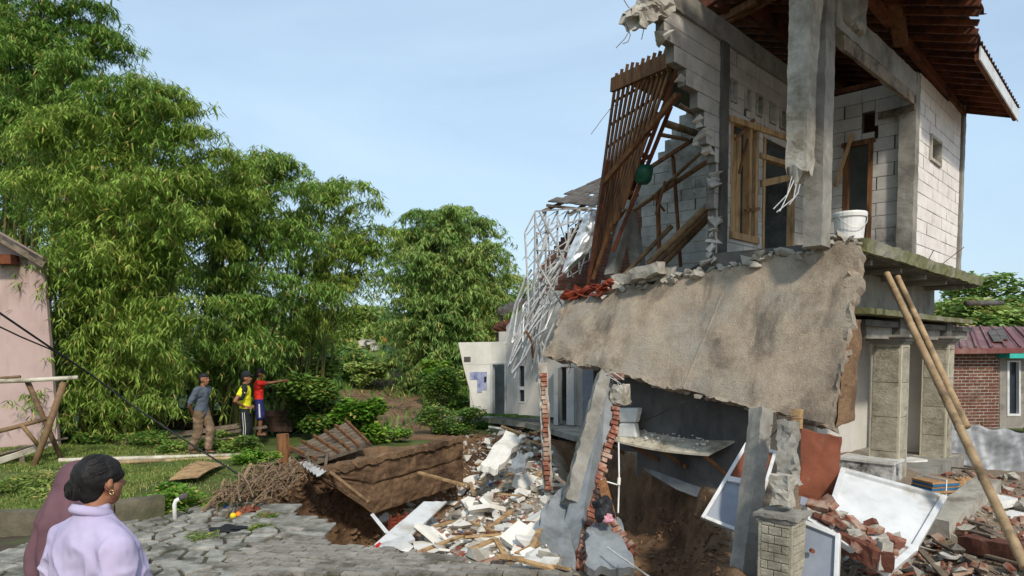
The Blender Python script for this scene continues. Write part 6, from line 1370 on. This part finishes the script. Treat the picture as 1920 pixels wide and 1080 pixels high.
def person(pos, yaw, H, label, arms, legs, shirt, bottoms, sleeve, blen, skinm='skin_dark', cap=False, hairm='hair', lean=0.0, extras=None, group=None, hfw=FWD, shoes='black'):
    t = thing('person', pos, label, 'person', group); s = H/1.70
    xf = Matrix.Translation(pos) @ Matrix.Rotation(yaw, 4, 'Z') @ Matrix.Scale(s, 4)
    hc = Vector((.03+lean, 0, 1.575)); B = head_caps(hc, 1.0, hfw); ch = Vector((lean*.6, 0, 1.28))
    tor = lambda e: [((ch.x,-.085,1.30), .105+e, (ch.x,.085,1.30), .105+e, (FWD, .85)), ((ch.x,0,1.28), .135+e, (0,0,.98), .125+e, (FWD, .8)), ((0,-.06,.95), .105+e, (0,.06,.95), .105+e, (FWD, .9)), ((ch.x,-.155,1.375), .055+e, (ch.x,.155,1.375), .055+e)]
    B += tor(0); SH = tor(.018)+[((ch.x,-.09,1.4), .05, (ch.x,.09,1.4), .05), ((0,-.05,.86), .125, (0,.05,.86), .125, (FWD, .85))]
    TR = [((0,-.06,.93), .115, (0,.06,.93), .115, (FWD, .9))]; SHO = []
    for side, (e, w, hd) in zip((1, -1), arms):
        S_ = Vector((ch.x, side*.185, 1.365)); e, w = Vector(e), Vector(w)
        B += [(S_, .05, e, .04), (e, .038, w, .026)]; hand(B, w, hd, Vector((0, side*.3, 1)), 1.0)
        k = e if sleeve >= 1 else S_.lerp(e, sleeve); SH.append((S_, .07, k, .062 if sleeve < 1 else .05))
        if sleeve > 1: SH.append((e, .05, e.lerp(w, sleeve-1), .04))
    for side, (kn, an) in zip((1, -1), legs):
        hp_ = Vector((0, side*.085, .9)); kn, an = Vector(kn), Vector(an); B += [(hp_, .085, kn, .055), (kn, .054, an.lerp(kn, .65), .055), (an.lerp(kn, .65), .054, an, .036), (an+Vector((-.03,0,-.03)), .036, an+Vector((.13,0,-.045)), .03)]
        e = .03; TR.append((hp_, .09+e*.6, kn, .065+e) if blen >= 1 else (hp_, .095+e*.6, hp_.lerp(kn, blen), .085+e))
        if blen > 1: TR.append((kn, .064+e, kn.lerp(an, min(.98, blen-1)), .05+e))
        SHO.append((an+Vector((-.04,0,-.045)), .042, an+Vector((.14,0,-.055)), .036))
    fold = lambda p, n: n*(.012*noise.noise(Vector((p.x*9, p.y*9, p.z*14)))+.006*noise.noise(p*26))
    skin('body', B, skinm, t, xf, .0085, 3); skin('shirt', SH, shirt, t, xf, .014, 3, fold); skin('bottoms', TR, bottoms, t, xf, .014, 3, fold)
    if shoes: skin('shoes', SHO, shoes, t, xf, .012, 3)
    fw = nrm(hfw)
    skin('hair', [(hc+Z*.05-fw*.03, .09, hc+Z*.062-fw*.005, .085), (hc-fw*.05+Z*.0, .075, hc-fw*.045-Z*.04, .06)], hairm, t, xf, .01, 2)
    eyes(hc, xf, t, hfw)
    if cap:
        skin('cap', [(hc+Z*.075-fw*.012, .098, hc+Z*.08+fw*.005, .096), (hc+Z*.065+fw*.09, .03, hc+Z*.06+fw*.15, .03, (Z, .35)), (hc+Z*.065+fw*.09+Z.cross(fw)*.03, .03, hc+Z*.06+fw*.14-Z.cross(fw)*.03, .03, (Z, .35))], 'shirt_black', t, xf, .01, 2)
    if extras: extras(t, xf)
    return t
LEG0 = ((.02,.1,.5),(-.02,.11,.09)); LEG1 = ((.02,-.1,.5),(-.02,-.11,.09))
def gpos(px, py, z): p = on_z(px, py, z); return p
# man in the grey shirt, hands behind his back, walking
def ex1(t, xf):
    mb = MB(); mb.sheet(lambda a, b: xf @ Vector((.128, -.05+.1*a, 1.08+.2*b)), 2, 2, (0,0,.002)); 
mgp = gpos(380, 853, .14)
person(mgp, math.radians(-12), 1.66, 'man in a grey T-shirt and tan trousers with his hands behind his back', [((-.1,.24,1.08),(-.16,.06,.86),(-.1,-.6,-.8)), ((-.1,-.24,1.08),(-.17,-.04,.84),(-.1,.6,-.8))], [((.14,.09,.52),(.06,.1,.09)), ((-.02,-.1,.5),(-.2,-.1,.1))], 'shirt_grey', 'trousers_tan', .85, 1.85, lean=.05, skinm='skin')
def ex2(t, xf):
    for y in (-.0,):
        for k, dy in enumerate((-.02, .02)):
            mb = MB(); mb.tube([xf @ Vector((.0+dy, -.205, .86)), xf @ Vector((.02+dy, -.203, .5)), xf @ Vector((-.02+dy, -.205, .12))], .007, 5); mb.build('stripe', 'white_plastic', t)
    skin('sleeves', [((.02,-.185,1.37), .078, (-.03,-.25,1.19), .07), ((.02,.185,1.37), .078, (-.03,.25,1.19), .07), ((.0,-.1,1.41), .06, (0,.1,1.41), .06)], 'shirt_black', t, xf, .012, 2)
    capsule(mb := MB(), xf @ Vector((.03,-.245,1.29)), .028, xf @ Vector((.035,-.247,1.285)), .028, n=10); mb.build('badge', 'white_plastic', t)
myp = gpos(462, 846, .0)
person(myp, math.radians(8), 1.76, 'man in a yellow and black shirt, cap and striped black trousers, hand on hip', [((-.12,.38,1.12),(.02,.17,.98),(.9,-.4,-.2)), ((-.12,-.38,1.12),(.02,-.17,.98),(.9,.4,-.2))], [((.03,.1,.5),(0,.11,.09)), ((.03,-.1,.5),(0,-.12,.09))], 'shirt_yellow', 'shirt_black', .5, 1.95, cap=True, extras=ex2, skinm='skin')
def ex3(t, xf):
    for k in (-1, 1):
        mb = MB(); mb.tube([xf @ Vector((-.0, k*.2, .84)), xf @ Vector((.01, k*.2, .5))], .022, 6); mb.build('stripe', 'white_plastic', t)
    mb = MB(); mb.tube([xf @ Vector((-.175+.0, y_, z_)) for y_, z_ in ((0,1.4),(.01,1.3),(-.01,1.2))], .012, 5)
    mb.build('print_mark', 'shirt_black', t)
mrp = gpos(487, 818, .0)
person(mrp, math.radians(20), 1.74, 'man in a red shirt and blue shorts pointing across the slope', [((-.05,.25,1.1),(.05,.22,.88),(.3,0,-1)), ((.28,-.27,1.37),(.56,-.3,1.42),(1,-.05,.05))], [((.03,.1,.5),(0,.11,.09)), ((.03,-.1,.5),(0,-.12,.09))], 'shirt_red', 'shorts_blue', .5, .95, cap=True, extras=ex3, shoes=None)
# far people on the slope
for px, py, lb, sh_, H in ((668,662,'person in red bending over on the far slope','shirt_red',1.5),(721,658,'person in red standing beside a green sheet on the far slope','shirt_red',1.6)):
    p = ground_at(px, py); person(p, 2.0, H*(p.y/70 if p.y < 70 else 1), lb, [((.2,.25,1.1),(.35,.2,.95),(.5,0,-1)), ((.2,-.25,1.1),(.35,-.2,.95),(.5,0,-1))], [LEG0, LEG1], sh_, 'shirt_black', .6, 1.9, lean=.1)
p = ground_at(733, 662); blob(p+Z*.15, .4, 4, .4, 3, (1.3,.8,.6)).build('green_sheet', 'green_plastic', None, label='crumpled green sheet beside the far standing person', cat='sheet')
# ---- foreground: woman in the lavender fleece, seen from behind
WP = at(180, 1000, 3.25); WP.z = .36
fdir = nrm(Vector((.50,.87,0))); ldir = Z.cross(fdir)
FGW = thing('person', WP, 'woman in a lavender fleece with black hair in a bun', 'person')
def wl(px, py, Y): return at(px, py, Y)
def W(f, l, z): return WP+fdir*f+ldir*l+Z*(z-WP.z)
ident = Matrix.Identity(4)
hc = wl(192, 902, 3.26); hf = nrm(Vector((.70,.71,-.06))); HS = .86
hl = Z.cross(hf)
face = head_caps(hc, HS, hf)+[(hc-Z*.09-hf*.02, .052, hc-Z*.16-hf*.05, .06), (hc+hf*.03+hl*-.04-Z*.03, .036, hc+hf*.04+hl*-.03-Z*.055, .03)]
nk = hc-Z*.145-hf*.05; shz = nk.z-.035
sl, sr = nk+ldir*.205-Z*.15-fdir*.01, nk-ldir*.205-Z*.15-fdir*.01
el, er = sl+ldir*.05-Z*.29-fdir*.03, sr-ldir*.045-Z*.29-fdir*.03
body_caps = face+[(nk-Z*.14, .09, nk-Z*.5, .11), (sl, .03, el, .03), (sr, .03, er, .03), (nk-Z*.62, .15, nk-Z*.75, .14)]
wl_, wr_ = el+fdir*.16+Z*-.2, er+fdir*.18+Z*-.16
body_caps += [(el, .045, wl_, .03), (er, .045, wr_, .03)]
hand(body_caps, wl_, fdir-Z*.4, ldir, .95); hand(body_caps, wr_, fdir-Z*.4, -ldir, .95)
kl = nk-Z*.72
for t in (1, -1):
    a = Vector((nk.x, nk.y, .36+.82))+ldir*t*.1; b = Vector((a.x, a.y, .36+.46))+ldir*t*.02; c = Vector((a.x, a.y, .36+.08)); body_caps += [(a, .11, b, .075), (b, .07, c, .042), (c, .04, c+fdir*.15-Z*.04, .034)]
skin('body', body_caps, 'skin', FGW, ident, .0085, 3)
def fold2(p, n):
    q = p-nk; k = 0
    for A0, B0 in ((sr, er), (sl, el)):
        ab = B0-A0; t = max(0, min(1.2, (p-A0).dot(ab)/ab.length_squared)); k = max(k, sstep(.125, .085, (p-A0-ab*t).length)*sstep(.2, .5, t))
    ph = q.z*70+6*noise.noise(p*6)+q.x*22-q.y*10
    w = .014*(1-abs(math.sin(ph*.5))*2)*k*(.5+.9*abs(noise.noise(p*7)))
    rid = 1-2*abs(noise.noise(Vector((q.x*7+q.z*3, q.y*7, q.z*3.5-q.x*4)))); w += .016*(max(0, rid)**2-.3)*sstep(-.04, -.16, q.z)
    w += .012*noise.noise(Vector((q.x*4, q.y*4, q.z*5)))+.004*noise.noise(p*24)
    return n*w
tor = MB(); nr = 28
for (dz, a_, b_, fo) in ((.035,.072,.070,0),(.0,.078,.076,0),(-.03,.11,.088,0),(-.06,.158,.102,0),(-.095,.2,.12,.0),(-.135,.226,.136,.005),(-.19,.238,.152,.012),(-.28,.242,.172,.03),(-.38,.244,.188,.04),(-.5,.25,.2,.035),(-.62,.262,.212,.03),(-.74,.268,.216,.02)):
    for k in range(nr):
        t = 2*PI*k/nr; cx, sx = math.cos(t), math.sin(t); tor.v.append(nk+Z*dz+fdir*(fo+b_*math.copysign(abs(cx)**.85, cx))+ldir*a_*math.copysign(abs(sx)**.85, sx))
for i in range(11):
    for k in range(nr): tor.f.append((i*nr+k, i*nr+(k+1) % nr, (i+1)*nr+(k+1) % nr, (i+1)*nr+k))
tor.f.append(tuple(range(nr))[::-1]); tor.f.append(tuple(11*nr+k for k in range(nr)))
jk = [(sl, .082, el, .074), (sr, .084, er, .078), (el, .074, el.lerp(wl_, .85), .052), (er, .078, er.lerp(wr_, .85), .054), (sl.lerp(nk, .5)-Z*.01, .07, sl, .082), (sr.lerp(nk, .5)-Z*.01, .07, sr, .084), (sl.lerp(nk, .35)-Z*.1, .11, sl.lerp(el, .35), .085), (sr.lerp(nk, .35)-Z*.1, .11, sr.lerp(er, .35), .087)]
skin('jacket', jk, 'fleece', FGW, ident, .0075, 12, fold2, pre=tor)
cl = MB(); ring = []
for k in range(28):
    a = 2*PI*k/28; ring.append(nk+(fdir*math.cos(a)*.074+ldir*math.sin(a)*.078)+Z*(.0-.022*math.cos(a))+fdir*.0)
col_caps = [(ring[k]+Z*.004, .019, ring[(k+1) % 28]+Z*.004, .019) for k in range(28)]+[(ring[k]+Z*.024-(ring[k]-nk)*.06, .011, ring[(k+1) % 28]+Z*.024-(ring[(k+1) % 28]-nk)*.06, .011) for k in range(28)]
skin('collar', col_caps, 'fleece', FGW, ident, .007, 4)
tr_caps = [(nk-Z*.74, .2, nk-Z*.8, .2)]
for t in (1, -1):
    a = Vector((nk.x, nk.y, .36+.82))+ldir*t*.1; b = Vector((a.x, a.y, .36+.46))+ldir*t*.02; c = Vector((a.x, a.y, .36+.1)); tr_caps += [(a, .14, b, .1), (b, .1, c, .07)]
skin('trousers', tr_caps, 'shirt_black', FGW, ident, .016, 3)
def hairf(p, n): return n*(.004*noise.noise(Vector((p.x*40, p.y*40, p.z*12)))+.002*noise.noise(p*70))
hr = [(hc+Z*.04-hf*.008, .091, hc+Z*.03-hf*.04, .091), (hc-hf*.045-Z*.0, .08, hc-hf*.05-Z*.05, .058), (hc+hf*.04+Z*.052, .048, hc+hf*.064+Z*.032-hl*.028, .026), (hc+hf*.04+Z*.052+hl*.03, .045, hc+hf*.068+Z*.034+hl*.03, .026), (hc-hf*.105-Z*.025+hl*.01, .05, hc-hf*.115-Z*.045, .04), (hc+hf*.02-hl*.062+Z*.045, .026, hc-hf*.02-hl*.066-Z*.0, .022)]
skin('hair', hr, 'hair', FGW, ident, .006, 2, hairf)
r_ = random.Random(8); mb = MB(); hcn = hc+Z*.034-hf*.022; bun = nrm(-hf*.9-Z*.35)
for k in range(230):
    th = r_.uniform(-1.9, 1.9); d0 = nrm(hf*math.cos(th)*.75+hl*math.sin(th)+Z*(.35+.75*math.cos(th)*.6)*r_.uniform(.6,1.5)); om = math.acos(max(-1, min(1, d0.dot(bun)))); pts = []
    for j in range(9):
        t = j/8*r_.uniform(.94,1); d = (d0*math.sin((1-t)*om)+bun*math.sin(t*om))/max(1e-4, math.sin(om)); pts.append(hcn+d*(.0925+.003*math.sin(t*PI)+r_.uniform(-.0012,.0015)))
    mb.tube(pts, [.0016]*8+[.0007], 4)
for k in range(60):
    c0 = hc-hf*.112-Z*.036+hl*.006; a0 = r_.uniform(0, 6.28); ti = r_.uniform(-.9,.9); pts = []
    for j in range(10):
        a = a0+j*.35; q = hl*math.cos(a)+Z*math.sin(a); pts.append(c0+q*.049*math.cos(ti)-hf*.049*math.sin(ti)+Vector((r_.uniform(-.001,.001), 0, 0)))
    mb.tube(pts, .0015, 4)
mb.build('hair_strands', 'hair', FGW, kind='stuff')
skin('ear', [(hc-hl*.076+hf*.012+Z*.012, .013, hc-hl*.082+hf*.006-Z*.01, .016), (hc-hl*.079+hf*.008-Z*.018, .011, hc-hl*.078+hf*.014-Z*.03, .009)], 'skin', FGW, ident, .004, 2)
e_ = hc-hl*.086+hf*.014-Z*.042; mb = MB(); mb.tube([e_+Vector((.010*math.cos(a), 0, .010*math.sin(a))) for a in np.linspace(.3, 6.2, 14)], .0022, 5); mb.build('earring', 'earring', FGW, smooth=True)
# ---- woman in the mauve headscarf, half hidden behind her
HP = at(150, 1000, 3.75); HP.z = .34
HJ = thing('person', HP, 'woman in a mauve headscarf standing close behind the woman in lavender', 'person')
c2 = at(156, 910, 3.78); f2 = nrm(Vector((.75,.65,0))); l2 = Z.cross(f2)
bc = head_caps(c2, 1.0, f2)+[(c2-Z*.15-f2*.03, .06, c2-Z*.25-f2*.03, .12), (c2-Z*.28+l2*.14, .08, c2-Z*.28-l2*.14, .08), (c2-Z*.3, .14, c2-Z*.75, .15)]
ee = []
for t in (1, -1):
    s_ = c2-Z*.27+l2*t*.18; e_ = s_-Z*.28+l2*t*.05; w_ = e_+f2*.2-Z*.08; bc += [(s_, .055, e_, .045), (e_, .042, w_, .028)]; hand(bc, w_, f2, Z, .95); ee.append((s_, e_, w_))
    a = Vector((c2.x, c2.y, HP.z+.8))+l2*t*.09; b = Vector((a.x, a.y, HP.z+.44)); c = Vector((a.x, a.y, HP.z+.08)); bc += [(a, .1, b, .07), (b, .066, c, .042), (c, .04, c+f2*.15-Z*.04, .034)]
skin('body', bc, 'skin', HJ, ident, .009, 3)
def fold3(p, n): q = p-c2; a = math.atan2(q.y, q.x); return n*(.014*math.sin(a*11+3*noise.noise(p*4)+q.z*6)*sstep(.02, -.25, q.z)+.008*noise.noise(p*9))
skin('headscarf', [(c2+Z*.03-f2*.02, .115, c2+Z*.0-f2*.03, .118), (c2-f2*.03, .115, c2-Z*.2-f2*.06, .17), (c2-Z*.2-f2*.05, .17, c2-Z*.42-f2*.06-l2*-.04, .22), (c2-Z*.18+l2*.06-f2*.08, .13, c2-Z*.5+l2*.12-f2*.06, .16)], 'hijab', HJ, ident, .012, 5, fold3)
gc = [(c2-Z*.3, .18, c2-Z*.8, .2), (c2-Z*.8, .2, Vector((c2.x, c2.y, HP.z+.14)), .22)]
for s_, e_, w_ in ee: gc += [(s_, .08, e_, .07), (e_, .068, w_.lerp(e_, .1), .05)]
skin('gown', gc, 'hijab', HJ, ident, .016, 4, lambda p, n: n*.01*noise.noise(Vector((p.x*10, p.y*10, p.z*3))))
bpy.data.scenes.remove(TS)
